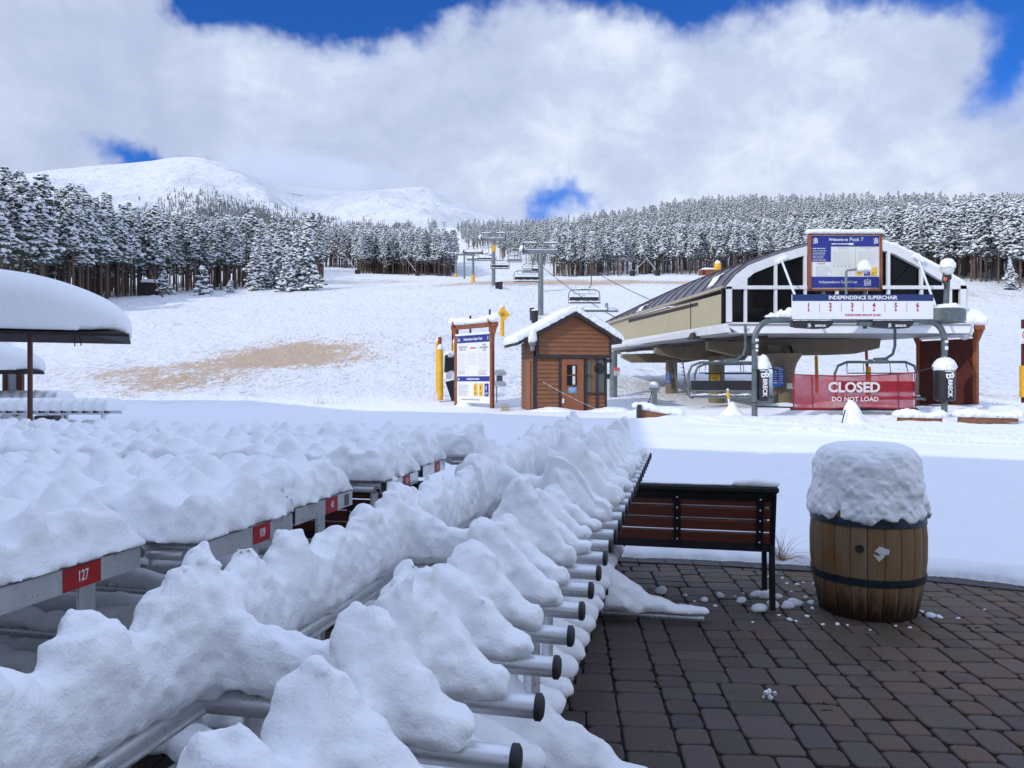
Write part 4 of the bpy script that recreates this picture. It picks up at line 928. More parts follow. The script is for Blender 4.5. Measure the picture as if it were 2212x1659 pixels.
for (dx, dz, s) in ((-.018, .035, .011), (.0, .04, .010), (.012, .01, .008), (.028, .03, .009), (.0, .015, .009), (-.03, .02, .007)): 
    o_, f_ = blob((X0_ + dx, Y + dx * .3, dz), s, 1.4, 12, rr); m.add(o_, f_, 0); m.tube([(X0_, Y, 0), (X0_ + dx, Y + dx * .3, dz)], .0015, 4, 1)
tag(m.build('snowy_sprig', [SNOWSOFT, MOSS], smooth=True), 'tiny snow-covered weed sprouting from a joint in front of the bench', 'plant')
GR = mat('dry_grass', (.38, .27, .15), .8, 0, vary((.40, .29, .17), .4, 9))
m = MB(); c0 = P(1692, 1178, 5.9); c0 = Vector((c0.x, 5.95, .10)); gr = random.Random(4)
for _ in range(60):
    a = gr.uniform(-1.2, 1.9); L = gr.uniform(.08, .34); tip = c0 + Vector((L * math.sin(a) * .9 + .02, gr.uniform(-.1, .1), L * math.cos(a) * .8)); md_ = (c0 + tip) / 2 + Vector((0, 0, .03)); m.tube([c0 + Vector((gr.gauss(0, .02), gr.gauss(0, .02), 0)), md_, tip], [.0018, .0014, .0006], 3)
tag(m.build('dry_grass_clump', GR), 'thin dry grass poking out of the snow between bench and barrel', 'grass clump')
m = MB()
for (x, y, Y, n) in ((1090, 890, 33.6, 60), (700, 885, 37.5, 30), (2150, 868, 34, 70), (280, 880, 40, 40)):
    c0 = G(x, Y)
    for _ in range(n):
        b = c0 + Vector((gr.gauss(0, .35 if n != 60 else .12), gr.gauss(0, .3), 0)); m.tube([b, b + Vector((gr.gauss(0, .1), gr.gauss(0, .1), gr.uniform(.15, .5)))], [.007, .002], 3)
tag(m.build('dry_grass', GR), 'scattered dry grass blades standing out of the snow beside the hut and boards', 'grass', kind='stuff')

# ---------------- umbrellas ----------------
ROTK = 1.0
def umbrella(px, Y, x0, x1, yedge_l, yedge_r, ytop, label, sag=6, pole=True, parts=True, dep=2.3, ypt=None):
    base = P(px, 900, Y * .94); o = thing('patio_umbrella', label, 'umbrella', (base.x, Y, 0), 'snow-loaded patio umbrellas')
    xl, xr = P(x0, 0, Y).x, P(x1, 0, Y).x; RA = math.atan2(-xr, Y) * ROTK; W = xr - xl; cxm = (xl + xr) / 2; zr = P(0, yedge_r, Y).z; zt = P(0, ytop, Y + dep * .4).z; N = 26
    piv = np.array([xr, Y - .3]); ca_, sa_ = math.cos(RA), math.sin(RA)
    def rot(a): a = np.array([tuple(q) for q in a], float); x, y = a[:, 0] - piv[0], a[:, 1] - piv[1]; a[:, 0] = piv[0] + x * ca_ - y * sa_; a[:, 1] = piv[1] + x * sa_ + y * ca_; return a
    def rp(*q): return Vector(rot([q])[0])
    # canopy: shallow square hip roof, edges drooping
    def zc(s, t):
        d = max(abs(s), abs(t)); return zr + .05 + (1 - d) * .42 * 1.0 - .10 * (1 - abs(t)) * (d > .0) * 0
    vs = []; fs = []
    for j in range(N + 1):
        for i in range(N + 1):
            s, t = i / N * 2 - 1, j / N * 2 - 1; d = max(abs(s), abs(t)); z = zr + .34 * (1 - d); vs.append((cxm + s * W / 2, Y + dep / 2 - .3 + t * dep / 2, z))
    n1_ = len(vs); vs += [(x, y, z - .035) for x, y, z in vs]
    for j in range(N):
        for i in range(N): a = j * (N + 1) + i; fs += [(a, a + 1, a + N + 2, a + N + 1), (n1_ + a, n1_ + a + N + 1, n1_ + a + N + 2, n1_ + a + 1)]
    for k in range(N):
        for a, b in ((k, k + 1), (N * (N + 1) + k + 1, N * (N + 1) + k), ((k + 1) * (N + 1), k * (N + 1)), (k * (N + 1) + N, (k + 1) * (N + 1) + N)): fs.append((b, a, a + n1_, b + n1_))
    mesh_obj('canopy', rot(vs), fs, CANVAS, o, smooth=False)
    snowth = zt - zr
    def f(x, y, z):
        s, t = (x - cxm) / (W / 2), (y - (Y + dep / 2 - .3)) / (dep / 2); n_ = 5.0; d = (np.abs(s) ** n_ + np.abs(t) ** n_) ** (1 / n_)
        bot = .34 * np.clip(1 - np.maximum(np.abs(s), np.abs(t)), -.1, 1); top = bot * 0 + snowth * (1 - .62 * np.clip(np.abs(s), 0, 1) ** 2.2) * (1 - .12 * t ** 2)
        zz = (z - bot + .02); th_ = top - bot + .02
        edge = (1.015 - d) * min(W, dep) / 2; r_ = np.minimum(.28, th_ * .5)
        dx_ = np.clip(r_ - edge, 0, None); dz_ = np.clip(zz - (th_ - r_), 0, None)
        return np.maximum(np.hypot(dx_, dz_) - r_, -zz)
    snow_net('snow', f, ((xl - .15, xr + .15), (Y - .6, Y + dep + .1), (-.05, snowth + .2)), .045, o, lambda a: rot(a) + (0, 0, zr + .035), nz=(.0, .0, 0))
    if pole:
        pc = Vector((base.x, Y + .02 if parts else Y + 1, 0)); MB().tube([(base.x, base.y, 0), (base.x, base.y, zr + .12)], .030, 10).build('pole', UPOLE, o, smooth=True)
        MB().lathe([(.28, 0), (.28, .08), (.05, .12)], (base.x, base.y, 0), 20).build('base', BLACKMET, o, smooth=True)
    if parts:
        for sx_ in (-1, 1): MB().tube([rp(cxm + sx_ * W / 2 * .97, Y - .27, zr + .0), rp(cxm, Y + dep / 2 - .3, zr + .30)], .018, 6).build('rib', UPOLE, o, smooth=True)
        MB().tube([rp(xr - .55, Y - .25, zr - .02), rp(xr - .53, Y - .25, zr - .16)], .008, 4).tube([rp(xr - .60, Y - .25, zr - .02), rp(xr - .60, Y - .25, zr - .17)], .008, 4).build('tie_strap', CANVAS, o)
umbrella(65, 10.0, -250, 303, 722, 724, 612, 'big dark square umbrella under a thick slab of smooth snow, nearest at the left edge')
umbrella(-40, 18.0, -260, 111, 800, 803, 735, 'smaller snowy umbrella farther back under the big one', parts=False, dep=4)
umbrella(-60, 22.0, -260, 11, 540, 541, 523, 'snowy umbrella corner just showing at the left edge above the big one', pole=False, parts=False, dep=3)
umbrella(20, 24.0, -200, 40, 757, 757, 725, 'farthest snowy umbrella behind the smaller one', pole=False, parts=False, dep=3)
gz = thing('glass_wind_screen', 'dark-framed glass screen below the farther snowy umbrella at the left edge', 'screen', G(30, 21))
for a, b in ((8, 16), (38, 50)): pa_, pb_ = P(a, 0, 21), P(b, 0, 21); MB().box(((pa_.x + pb_.x) / 2, 21, 1.0), (pb_.x - pa_.x, .12, 2.0)).build('post', UPOLE, gz)
pa_, pb_ = P(16, 0, 21), P(38, 0, 21); MB().box(((pa_.x + pb_.x) / 2, 21.02, 1.1), (pb_.x - pa_.x, .02, 1.5)).build('pane', mat('pale_glass', (.45, .5, .52), .2), gz)
MB().box(((pa_.x + pb_.x) / 2 , 21.0, 1.90), (pb_.x - pa_.x, .06, .10)).build('top_bar', UPOLE, gz)
tb = thing('picnic_table', 'low dark table beside the far ski rack at the left', 'table', (P(110, 0, 17).x, 17.0, 0)); MB().box((P(110, 0, 17).x, 17.0, .62), (.42, .5, .2)).build('top', TRIM, tb); MB().box((P(110, 0, 17).x, 17.0, .3), (.1, .1, .6)).build('leg', TRIM, tb)

# ---------------- writing helpers for flat boards ----------------
FR = Matrix(((1, 0, 0), (0, 0, -1), (0, 1, 0)))                    # text facing the camera side (-y)
def frz(rz): return Matrix.Rotation(rz, 3, 'Z') @ FR
class Board:
    """a flat printed board: origin at its top-left, x right, y down, in metres; rz turns it"""
    def __init__(s, o, w, h, rz, parent): s.o, s.w, s.h, s.rz, s.p = Vector(o), w, h, rz, parent; s.d = Matrix.Rotation(rz, 3, 'Z')
    def pt(s, x, y, off=0): return s.o + s.d @ Vector((x, -off, -y))
    def rect(s, x, y, w, h, m, name, off=.004, parent=None):
        return MB().box(s.pt(x + w / 2, y + h / 2, off), (w, .003, h), s.rz).build(name, m, parent or s.p)
    def txt(s, body, x, y, size, m, off=.007, align='CENTER', sx=1, bold=0, name='lettering'):
        return text(body, name, size, s.pt(x, y, off), frz(s.rz), m, s.p, .0008, align, sx, bold)
    def lines(s, x, y, w, n, dy, th, m, seed=0, name='small_print', off=.006):
        q = MB(); r_ = random.Random(seed)
        for i in range(n):
            ww = w * r_.uniform(.7, 1); cx0 = 0
            while cx0 < ww - .02:
                L = min(r_.uniform(.03, .12) * max(1, w / .5), ww - cx0); q.box(s.pt(x + cx0 + L / 2, y + i * dy, off), (L, .002, th), s.rz); cx0 += L + .02
        return q.build(name, m, s.p)
def logoB(B, x, y, s, m):
    """white mountain-resort initial: a swash stroke beside a B"""
    B.txt('B', x + s * .12, y, s * 1.25, m, sx=.85, bold=.004 * s / .25); q = MB()
    q.add([B.pt(x - s * .42, y - s * .45, .007), B.pt(x - s * .22, y - s * .30, .007), B.pt(x - s * .22, y + s * .42, .007), B.pt(x - s * .30, y + s * .42, .007), B.pt(x - s * .30, y - s * .2, .007)], [(0, 1, 2, 3, 4)])
    q.add([B.pt(x - s * .5, y + s * .48, .007), B.pt(x - s * .15, y + s * .36, .007), B.pt(x - s * .1, y + s * .45, .007)], [(0, 1, 2)]); q.build('emblem', m, B.p)
def chairpict(B, x, y, s, m):
    q = MB()
    for dx, dy, w_, h_ in ((0, -.62, .06, .4), (0, -.42, 1.0, .08), (-.48, -.1, .08, .6), (.48, -.1, .08, .6), (0, .12, 1.0, .12), (0, .34, 1.1, .10)): q.box(B.pt(x + dx * s, y + dy * s, .006), (w_ * s, .002, h_ * s), B.rz)
    for k in range(6): q.box(B.pt(x + (-.38 + .152 * k) * s, y - .10 * s, .006), (.09 * s, .002, .26 * s), B.rz)
    q.build('chair_pictogram', m, B.p)

# ---------------- small wooden hut ----------------
HY0 = 33.0
def hx(x): return (x - CX) / F * HY0
def hz(y): return EYE + (HY - y) / F * HY0
hut = thing('wooden_hut', 'small brown clapboard lift hut with a gabled roof under thick snow', 'hut', ((hx(1138) + hx(1298)) / 2, HY0 + 1.2, .05))
xl, xr = hx(1138), hx(1300); zb_, zt_ = .02, hz(772); DEP = 2.6; xlg, xrg = hx(1143), hx(1309); ze = hz(722); zap = hz(686)
def clap(m, x0, x1, z0, z1, y, poly=None, step=.18, m_i=0):
    z = z0
    while z < z1 - .01:
        zz = min(z + step, z1); a, b = (x0, x1) if poly is None else poly((z + zz) / 2)
        if b > a: m.add([(a, y - .040, z), (b, y - .040, z), (b, y - .004, zz), (a, y - .004, zz), (a, y, z), (b, y, z)], [(0, 1, 2, 3), (4, 5, 1, 0)], m_i)
        z = zz
m = MB(); m.box(((xl + xr) / 2, HY0 + DEP / 2, (zb_ + zt_) / 2), (xr - xl - .01, DEP, zt_ - zb_)); m.build('wall_core', CLAP, hut)
m = MB(); xd0, xd1 = hx(1198), hx(1247)
clap(m, xl + .1, hx(1192), .2, zt_ - .05, HY0); m.build('front_clapboard', CLAP, hut); m = MB(); clap(m, hx(1262), xr - .08, .2, hz(852), HY0 - .002)
m.build('front_clapboard', CLAP, hut)
m = MB(); m.prism([(xlg, HY0 - .05, zt_), (xrg, HY0 - .05, zt_), (xrg, HY0 - .05, ze), ((xlg + xrg) / 2, HY0 - .05, zap + .12), (xlg, HY0 - .05, ze)], (0, DEP + .1, 0)); m.build('gable', CLAP, hut)
m = MB(); mid_ = (xlg + xrg) / 2
clap(m, xlg + .09, xrg - .09, zt_ + .11, zap + .08, HY0 - .052, lambda z: (xlg + .09, xrg - .09) if z < ze else (mid_ - (mid_ - xlg) * (zap + .10 - z) / (zap + .12 - ze), mid_ + (xrg - mid_) * (zap + .10 - z) / (zap + .12 - ze)))
m.build('gable_clapboard', CLAP, hut)
# left side
m = MB(); step = .18; z = .15
while z < zt_ + .6:
    m.add([(xl - .04, HY0 + .05, z), (xl - .04, HY0 + DEP, z), (xl - .004, HY0 + DEP, z + step), (xl - .004, HY0 + .05, z + step)], [(0, 3, 2, 1)]); z += step
m.build('side_clapboard', CLAP, hut)
MB().box((xl - .045, HY0 + 1.0, 1.25), (.03, .9, 2.2)).build('side_panel', DOORB, hut)
m = MB()
for x in (xl + .05, hx(1194.5), xd1 + .10, xr - .05, hx(1278)): m.box((x, HY0 - .03, (zb_ + zt_) / 2 + .05), (.10, .06, zt_ - zb_ - .0))
m.box(((xlg + xrg) / 2, HY0 - .085, zt_ + .03), (xrg - xlg, .07, .13)); m.box((xlg + .045, HY0 - .088, (zt_ + ze) / 2 + .08), (.09, .06, ze - zt_ + .05)); m.box((xrg - .045, HY0 - .088, (zt_ + ze) / 2 + .08), (.09, .06, ze - zt_ + .05))
m.box(((xl + xr) / 2, HY0 - .045, .10), (xr - xl, .05, .16)); m.box((xl - .02, HY0 + .0, 1.3), (.06, .08, 2.4)); m.box(((hx(1250) + xr) / 2, HY0 - .048, hz(851)), (xr - hx(1250), .04, .07))
m.build('corner_trim', TRIM, hut)
dr = MB().box(((xd0 + xd1) / 2, HY0 - .035, (.14 + hz(775)) / 2), (xd1 - xd0, .06, hz(775) - .14)).build('door', DOORB, hut)
wx0, wx1, wz0, wz1 = hx(1209), hx(1232), hz(833), hz(788)
m = MB()
for a in ((wx0 - .03, wz0 - .03, wx1 + .03, wz0), (wx0 - .03, wz1, wx1 + .03, wz1 + .03), (wx0 - .03, wz0, wx0, wz1), (wx1, wz0, wx1 + .03, wz1), (wx0, (wz0 + wz1) / 2 - .015, wx1, (wz0 + wz1) / 2 + .015)): m.box(((a[0] + a[2]) / 2, HY0 - .075, (a[1] + a[3]) / 2), (a[2] - a[0], .03, a[3] - a[1]))
m.build('window_frame', DOORB, dr); MB().box(((wx0 + wx1) / 2, HY0 - .068, (wz0 + wz1) / 2), (wx1 - wx0, .006, wz1 - wz0)).build('window', GLASSD, dr)
MB().box((wx1 - .14, HY0 - .0735, (wz0 + wz1) / 2 + .22), (.12, .003, .36)).box((wx1 - .14, HY0 - .0735, (wz0 + wz1) / 2 - .22), (.12, .003, .36)).build('paper_notice', CREAM, dr)
B = Board((hx(1212.5), HY0 - .067, hz(836)), .36, .26, 0, dr); B.rect(0, 0, .36, .26, LBLUE, 'notice_plate'); B.txt('EMPLOYEES\nPERSONNEL\nONLY', .18, .13, .068, PAPER, sx=.8)
MB().box((xd1 - .07, HY0 - .085, 1.22), (.06, .05, .18)).tube([(xd1 - .08, HY0 - .11, 1.22), (xd1 - .18, HY0 - .11, 1.20)], .012, 6).build('handle', STEEL, dr)
# windows at the right
for a, b in ((1256, 1264), (1272, 1294)):
    MB().box((hx((a + b) / 2), HY0 - .012, (hz(848) + hz(777)) / 2), (hx(b) - hx(a), .03, hz(777) - hz(848))).build('window', mat('pale_window_glass', (.10, .11, .09), .15, 0, f_glass), hut)
MB().lathe([(.19, 0), (.23, 0), (.23, .03), (.19, .03)], (0, 0, 0), 24).build('round_sticker', DARK, hut)
rs = [c for c in COL.objects if c.parent == hut][-1]
rs.rotation_euler = (R(90), 0, 0)
rs.data.transform(Matrix.Translation(wloc(hut))); rs.location = Vector((hx(1283), HY0 - .03, hz(796))) - wloc(hut)
MB().box((hx(1260), HY0 - .05, hz(812)), (.2, .03, .08)).build('mullion', TRIM, hut)
MB().tube([(xr + .05, HY0 - .05, hz(772)), (xr + .16, HY0 - .05, hz(776)), (xr + .18, HY0 - .05, hz(800)), (xr + .10, HY0 - .05, hz(820))], .015, 6).box((xr + .03, HY0 - .1, hz(779)), (.3, .2, .16)).box((xr + .05, HY0 - .06, hz(813)), (.12, .06, .22)).build('intercom_and_lamp', BLACKPL, hut)
# roof slabs + snow
xe0, xe1, zed = hx(1100), hx(1329), hz(738); YF = HY0 - .35; YB = HY0 + DEP + .3; xap, zA = mid_, hz(672)
m = MB(); 
for (x, z) in ((xe0, zed), (xe1, hz(733))): m.prism([(x, YF, z), (xap, YF, zA), (xap, YF, zA - .20), (x, YF, z - .18)], (0, YB - YF, 0))
m.build('roof', TRIM, hut)
def frs(x, y, z):
    lf = np.abs(x - xap); sl0 = (zA - zed) / (xap - xe0); sl1 = (zA - hz(733)) / (xe1 - xap); bot = np.where(x < xap, zA - lf * sl0, zA - lf * sl1)
    th_ = .23 + .035 * np.sin(x * 3 + y * 2); ed = np.minimum(np.minimum(x - xe0 + .10, xe1 + .10 - x), np.minimum(y - YF + .07, YB - y)); zz = (z - bot) / 1.12
    r_ = .10; dx_ = np.clip(r_ - ed, 0, None); dz_ = np.clip(zz - (th_ - r_), 0, None); return np.maximum(np.hypot(dx_, dz_) - r_, -zz - .03)
snow_net('snow', frs, ((xe0 - .2, xe1 + .2), (YF - .2, YB + .1), (zed - .15, zA + .4)), .045, hut, None, nz=(.02, .022, 0), m=SNOWSOFT)
dp = MB().box((hx(1131), YF + .05, hz(741)), (.28, .3, .32), bev=.06).box((hx(1131), YF + .05, hz(752)), (.18, .2, .3), bev=.04).build('rooftop_lamp', STEEL, hut)
snow_net('snow', lambda x, y, z: np.sqrt((x / .20) ** 2 + (y / .2) ** 2 + ((z - .1) / .34) ** 2) * .2 - .2, ((-.3, .3), (-.3, .3), (-.3, .5)), .035, hut, lambda a: a + (hx(1130.5), YF + .05, hz(735)), nz=(.02, 0, 0))
lt = MB()
for k in range(11): t_ = k / 10; x, z = hx(1158) + (hx(1300) - hx(1158)) * t_, hz(826) + (hz(893) - hz(826)) * t_; lt.box((x, HY0 - .10 - t_ * .05, z - .08 * math.sin(t_ * 3.14)), (.10 if k % 2 else .05, .02, .025), Matrix.Rotation(R(25), 3, 'Y'))
lt.tube([(hx(1158) + (hx(1300) - hx(1158)) * t_, HY0 - .10 - t_ * .05, hz(826) + (hz(893) - hz(826)) * t_ - .08 * math.sin(t_ * 3.14)) for t_ in [k / 10 for k in range(11)]], .006, 4); lt.build('snowy_cord', PAPER, hut)
MB().box((hx(1201), HY0 - .09, hz(866)), (.08, .06, .2)).build('outlet_box', PAPER, hut)
snow_net('snow', lambda x, y, z: np.sqrt((x / .33) ** 2 + (y / .3) ** 2 + (z / .24) ** 2) * .25 - .25, ((-.5, .5), (-.5, .5), (-.3, .4)), .04, hut, lambda a: a + (hx(1299), HY0 - .3, .12), nz=(.02, 0, 0))
hut.rotation_euler = (0, 0, R(11)); hut.location.x += .05
tag(snow_net('snow_drift', lambda x, y, z: loaf(x, y, z, (hx(1130), HY0 - .55), (hx(1330), HY0 - .7), lambda t: .22 + .16 * np.sin(t * 3.14 * 1.6) ** 2, lambda t: .55 + 0 * t), ((hx(1100), hx(1360)), (HY0 - 1.5, HY0 + .2), (-.05, .6)), .06, None, None, nz=(.03, .02, 0), m=SNOWSOFT), 'low drift of snow lying along the foot of the wooden hut', 'snow drift')

# ---------------- timber notice boards ----------------
def noticeboard(xa, xb, Ya, Yb, ytopa, ytopb, label):
    a, b = P(xa, ytopa, Ya), P(xb, ytopb, Yb); rz = math.atan2(b.y - a.y, b.x - a.x); zt = (a.z + b.z) / 2
    o = thing('notice_board', label, 'sign', ((a.x + b.x) / 2, (a.y + b.y) / 2, H((a.x + b.x) / 2, (a.y + b.y) / 2) - .1)); W = math.hypot(b.x - a.x, b.y - a.y); d = Matrix.Rotation(rz, 3, 'Z')
    def q(x, y, z): return a + d @ Vector((x, y, 0)) + Vector((0, 0, z - a.z))
    zg = H(a.x, a.y) - .3
    for x in (0, W): 
        MB().box(q(x, 0, (zg + zt) / 2), (.17, .17, zt - zg), rz, bev=.015).build('post', POSTW, o)
    for x in (0, W): MB().prism([q(x - .09, -.05, zt - .55), q(x + .09, -.05, zt - .55), q(x + (.09 if x == 0 else .32), -.05, zt - .05), q(x - (.32 if x == 0 else .09), -.05, zt - .05)], d @ Vector((0, .10, 0))).build('bracket', POSTW, o)
    MB().box(q(W / 2, -.0, zt + .06), (W + .66, .22, .20), rz, bev=.015).build('top_beam', POSTW, o)
    for x in (0, W): MB().box(q(x, 0, zt + .2), (.07, .5, .3), rz).build('beam_end', POSTW, o)
    def fs_(x, y, z): return loaf(x, y, z, (-.25, 0), (W + .25, 0), lambda t: .30 + .05 * np.sin(t * 9) + .12 * (np.exp(-((t - .0) / .05) ** 2) + np.exp(-((t - 1) / .06) ** 2)), lambda t: .24 + 0 * t)
    snow_net('snow', fs_, ((-.6, W + .6), (-.4, .4), (-.04, .6)), .045, o, lambda v: np.array([tuple(q(p[0], p[1], 0)) for p in v]) * (1, 1, 0) + np.stack([v[:, 0] * 0, v[:, 0] * 0, v[:, 2] + zt + .15], 1), nz=(.03, .015, 0), m=SNOWSOFT)
    return o, q, W, rz, zt
nb, q, W, rz, zt = noticeboard(986, 1063, 37.3, 35.2, 714, 700, 'timber notice board with blue and white lift rules panel, left of the wooden hut')
bw, bh = W - .26, 3.18; ztop = zt - .38
MB().box(q(W / 2, -.02, ztop - bh / 2), (bw + .06, .05, bh + .06), rz).build('panel', PAPER, nb)
MB().box(q(W / 2, -.06, ztop + .06), (bw + .16, .14, .09), rz, bev=.02).build('panel_snow', SNOWSOFT, nb)
B = Board(q((W - bw) / 2, -.045, ztop), bw, bh, rz, nb)
B.rect(0, 0, bw, .34, NAVY, 'header'); B.txt('Independence Super Chair', bw * .5, .17, .17, PAPER, sx=.80, bold=.004); chairpict(B, .14, .19, .17, PAPER); B.txt('1', bw - .12, .17, .2, PAPER, bold=.01)
for k, (t_, mm) in enumerate((('COLORADO SKI\nSAFETY ACT', GREYP), ('WARNING', PINKP), ('YOUR\nRESPONSIBILITY\nCODE', GREYP))): 
    x0 = .06 + k * bw / 3; B.txt(t_, x0 + bw / 6 - .05, .60, .125, mm, sx=.75, bold=.003)
    B.lines(x0, .86, bw / 3 - .12, 12 if k != 1 else 9, .065, .018, LGREYP, k)
    if k != 1: B.lines(x0, 1.68, bw / 3 - .12, 3, .065, .02, GREYP, k + 9)
    if k: B.rect(x0 - .055, .40, .012, 1.48, LGREYP, 'divider')
B.lines(bw * .67, 1.86, bw * .3, 1, .1, .02, PINKP, 3)
B.rect(0, 1.94, bw, .24, NAVY, 'header'); B.txt('Loading Instructions', bw * .5, 2.06, .15, PAPER, sx=.8, bold=.004); chairpict(B, .13, 2.08, .12, PAPER)
B.lines(.10, 2.36, bw * .36, 9, .062, .018, GREYP, 5)
for k, mm in enumerate((YELP, YELP, NAVY)): B.rect(bw * .52 + k * bw * .165, 2.28, bw * .125, .60, mm, 'instruction_tile'); B.lines(bw * .54 + k * bw * .165, 2.70, bw * .09, 3, .045, .018, (TRIM, TRIM, PAPER)[k], k); B.rect(bw * .56 + k * bw * .165, 2.38, .05, .2, (TRIM, TRIM, PAPER)[k], 'tile_symbol', off=.006)
B.lines(.3, 3.05, bw - .6, 1, .1, .05, GREYP, 8)
nb2, q, W, rz, zt = noticeboard(1985, 2108, 33.5, 31.0, 722, 710, 'tall dark red timber board seen from behind, right of the lift terminal')
MB().box(q(W / 2, .0, (zt - .35 + .1) / 2), (W - .1, .07, zt - .45), rz).build('backing', BACKW, nb2)
MB().box(q(W / 2, -.05, zt - .24), (W - .2, .12, .10), rz, bev=.02).build('ledge_snow', SNOWSOFT, nb2)
snow_net('snow', lambda x, y, z: np.maximum(np.sqrt(((x) / .62) ** 2 + (y / .5) ** 2 + (z / .42) ** 2) * .4 - .4, -.2 - z), ((-.8, .8), (-.7, .7), (-.5, .6)), .05, nb2, lambda a: a + np.array(q(W - .25, 0, zt + .42)), nz=(.04, .02, 0), m=SNOWSOFT)
MB().box(q(W - .4, -.12, zt - .15), (.34, .3, .5), rz, bev=.08).build('hanging_snow', SNOWSOFT, nb2)

# ---------------- lift terminal ----------------
st_ = thing('lift_terminal', 'long chairlift terminal with curved dark ribbed roof, tan sides and big black windows', 'lift terminal', (12.5, 38, 0))
YFt, YBt = 31.0, 47.6
def sx_(x, Y=YFt): return (x - CX) / F * Y
def sz_(y, Y=YFt): return EYE + (HY - y) / F * Y
ARX = [1568, 1592, 1617, 1650, 1685, 1720, 1756, 1800, 1845, 1890, 1935, 1985, 2035, 2083]; ARY = [620, 592, 573, 560, 548, 538, 529, 521, 517, 519, 532, 557, 586, 617]
fl = [(sx_(x), sz_(y)) for x, y in zip(ARX, ARY)]
cxF = (fl[0][0] + fl[-1][0]) / 2; wF = fl[-1][0] - fl[0][0]; zeF = sz_(640)
xbl = sx_(1305, YBt); wB = 8.2; cxB = xbl + wB / 2; zeB = sz_(701, YBt)
def roofpt(s, t, lift=0):                           # s across 0..1, t from front 0 to back 1
    zf = np.interp(s, np.linspace(0, 1, len(fl)), [p[1] for p in fl]); xf = np.interp(s, np.linspace(0, 1, len(fl)), [p[0] for p in fl])
    zb2 = zeB + 1.15 * (1 - (2 * s - 1) ** 2) ; xb = xbl + wB * s
    k = t ** 1.05; return Vector((xf * (1 - t) + xb * t, YFt + (YBt - YFt) * t, (zf + .02) * (1 - k) + zb2 * k + .55 * math.sin(math.pi * min(t, 1)) * math.sin(math.pi * s) ** .8 * .5 + lift))
NS_, NT_ = 36, 20; vs = [roofpt(i / NS_, .012 + j / NT_ * .988) for j in range(NT_ + 1) for i in range(NS_ + 1)]; vs2 = [v + Vector((0, 0, .10)) for v in vs]
n1_ = len(vs); fs = []
for j in range(NT_):
    for i in range(NS_): a = j * (NS_ + 1) + i; fs += [(n1_ + a, n1_ + a + 1, n1_ + a + NS_ + 2, n1_ + a + NS_ + 1), (a, a + NS_ + 1, a + NS_ + 2, a + 1)]
for i in range(NS_): fs += [(i, i + 1, n1_ + i + 1, n1_ + i)]; b = NT_ * (NS_ + 1) + i; fs += [(b + 1, b, n1_ + b, n1_ + b + 1)]
for j in range(NT_): a = j * (NS_ + 1); c = a + NS_ + 1; fs += [(a, n1_ + a, n1_ + c, c)]; a += NS_; c += NS_; fs += [(a, c, n1_ + c, n1_ + a)]
rf = mesh_obj('roof', vs + vs2, fs, ROOFM, st_, smooth=False)
m = MB()
for k in range(17):                                 # standing seams run over the vault from eave to eave
    t = .02 + k / 16 * .965; m.tube([roofpt(s / 14, t, .11) for s in range(15)], .042, 4)
m.build('roof_seams', TRIM, rf)
MB().tube([roofpt(0, .01 + .98 * j / 12, -.02) + Vector((-.06, 0, 0)) for j in range(13)], .07, 6).build('gutter', TAN, st_)
# snow strips left on the roof
def strip(s0, s1, t0, t1, th):
    vs = []; n = 14
    for j in range(n + 1):
        t = t0 + (t1 - t0) * j / n; jit = .012 * math.sin(j * 2.3)
        for s_ in (s0 - jit, (s0 + s1) / 2, s1 + jit): vs.append(roofpt(s_, t, .12 if s_ != (s0 + s1) / 2 else .12 + th))
    fs = [(j * 3 + k, j * 3 + k + 1, j * 3 + k + 4, j * 3 + k + 3) for j in range(n) for k in range(2)]
    mesh_obj('roof_snow', vs, fs, SNOWSOFT, st_, smooth=True)
strip(.46, .56, .30, .99, .25); strip(.30, .46, .72, .99, .22); strip(.0, .05, .60, .64, .1); strip(.02, .10, .08, .12, .12)
# left side: ribbed tan wall
fb = sz_(700); bb = EYE + (HY - 742) / F * YBt
x_l0, x_l1 = fl[0][0] + .02, xbl + .04; top0, top1 = sz_(632), zeB - .02
MB().prism([(x_l0, YFt + .1, fb - .1), (x_l0, YFt + .1, top0), (x_l1, YBt, top1), (x_l1, YBt, fb - .1)], (.12, 0, 0)).build('side_wall', TAN, st_)
a_ = Vector((x_l0 - .03, YFt + .3, top0 - .10)); b_ = Vector((x_l1 - .03, YBt, top1 - .06)); 
m = MB(); p0, p1 = a_, a_.lerp(b_, .72); m.prism([p0, p1, p1 - Vector((0, 0, .16)), p0 - Vector((0, 0, .16))], (.02, 0, 0)); m.build('vent_strip', TRIM, st_)
m = MB(); p0, p1 = a_.lerp(b_, .86) + Vector((-.02, 0, -.45)), a_.lerp(b_, .97) + Vector((-.02, 0, -.45)); m.prism([p0, p1, p1 - Vector((0, 0, .65)), p0 - Vector((0, 0, .65))], (.02, 0, 0)); m.build('vent_grille', TANP, st_)
p0 = a_.lerp(b_, .20); MB().box(p0 + Vector((0, 0, -.55)), (.04, .05, 1.25)).build('panel_joint', TRIM, st_)
xr0, xr1 = fl[-1][0], xbl + wB
MB().prism([(xr0 - .14, YFt + .1, fb - .1), (xr0 - .14, YFt + .1, top0), (xr1 - .14, YBt, top1), (xr1 - .14, YBt, fb - .1)], (.12, 0, 0)).build('side_wall', TAN, st_)
MB().prism([(x_l1, YBt, fb), (xr1, YBt, fb), (xr1, YBt, zeB), (cxB, YBt, zeB + 1.1), (x_l1, YBt, zeB)], (0, .1, 0)).build('back_wall', TAN, st_)
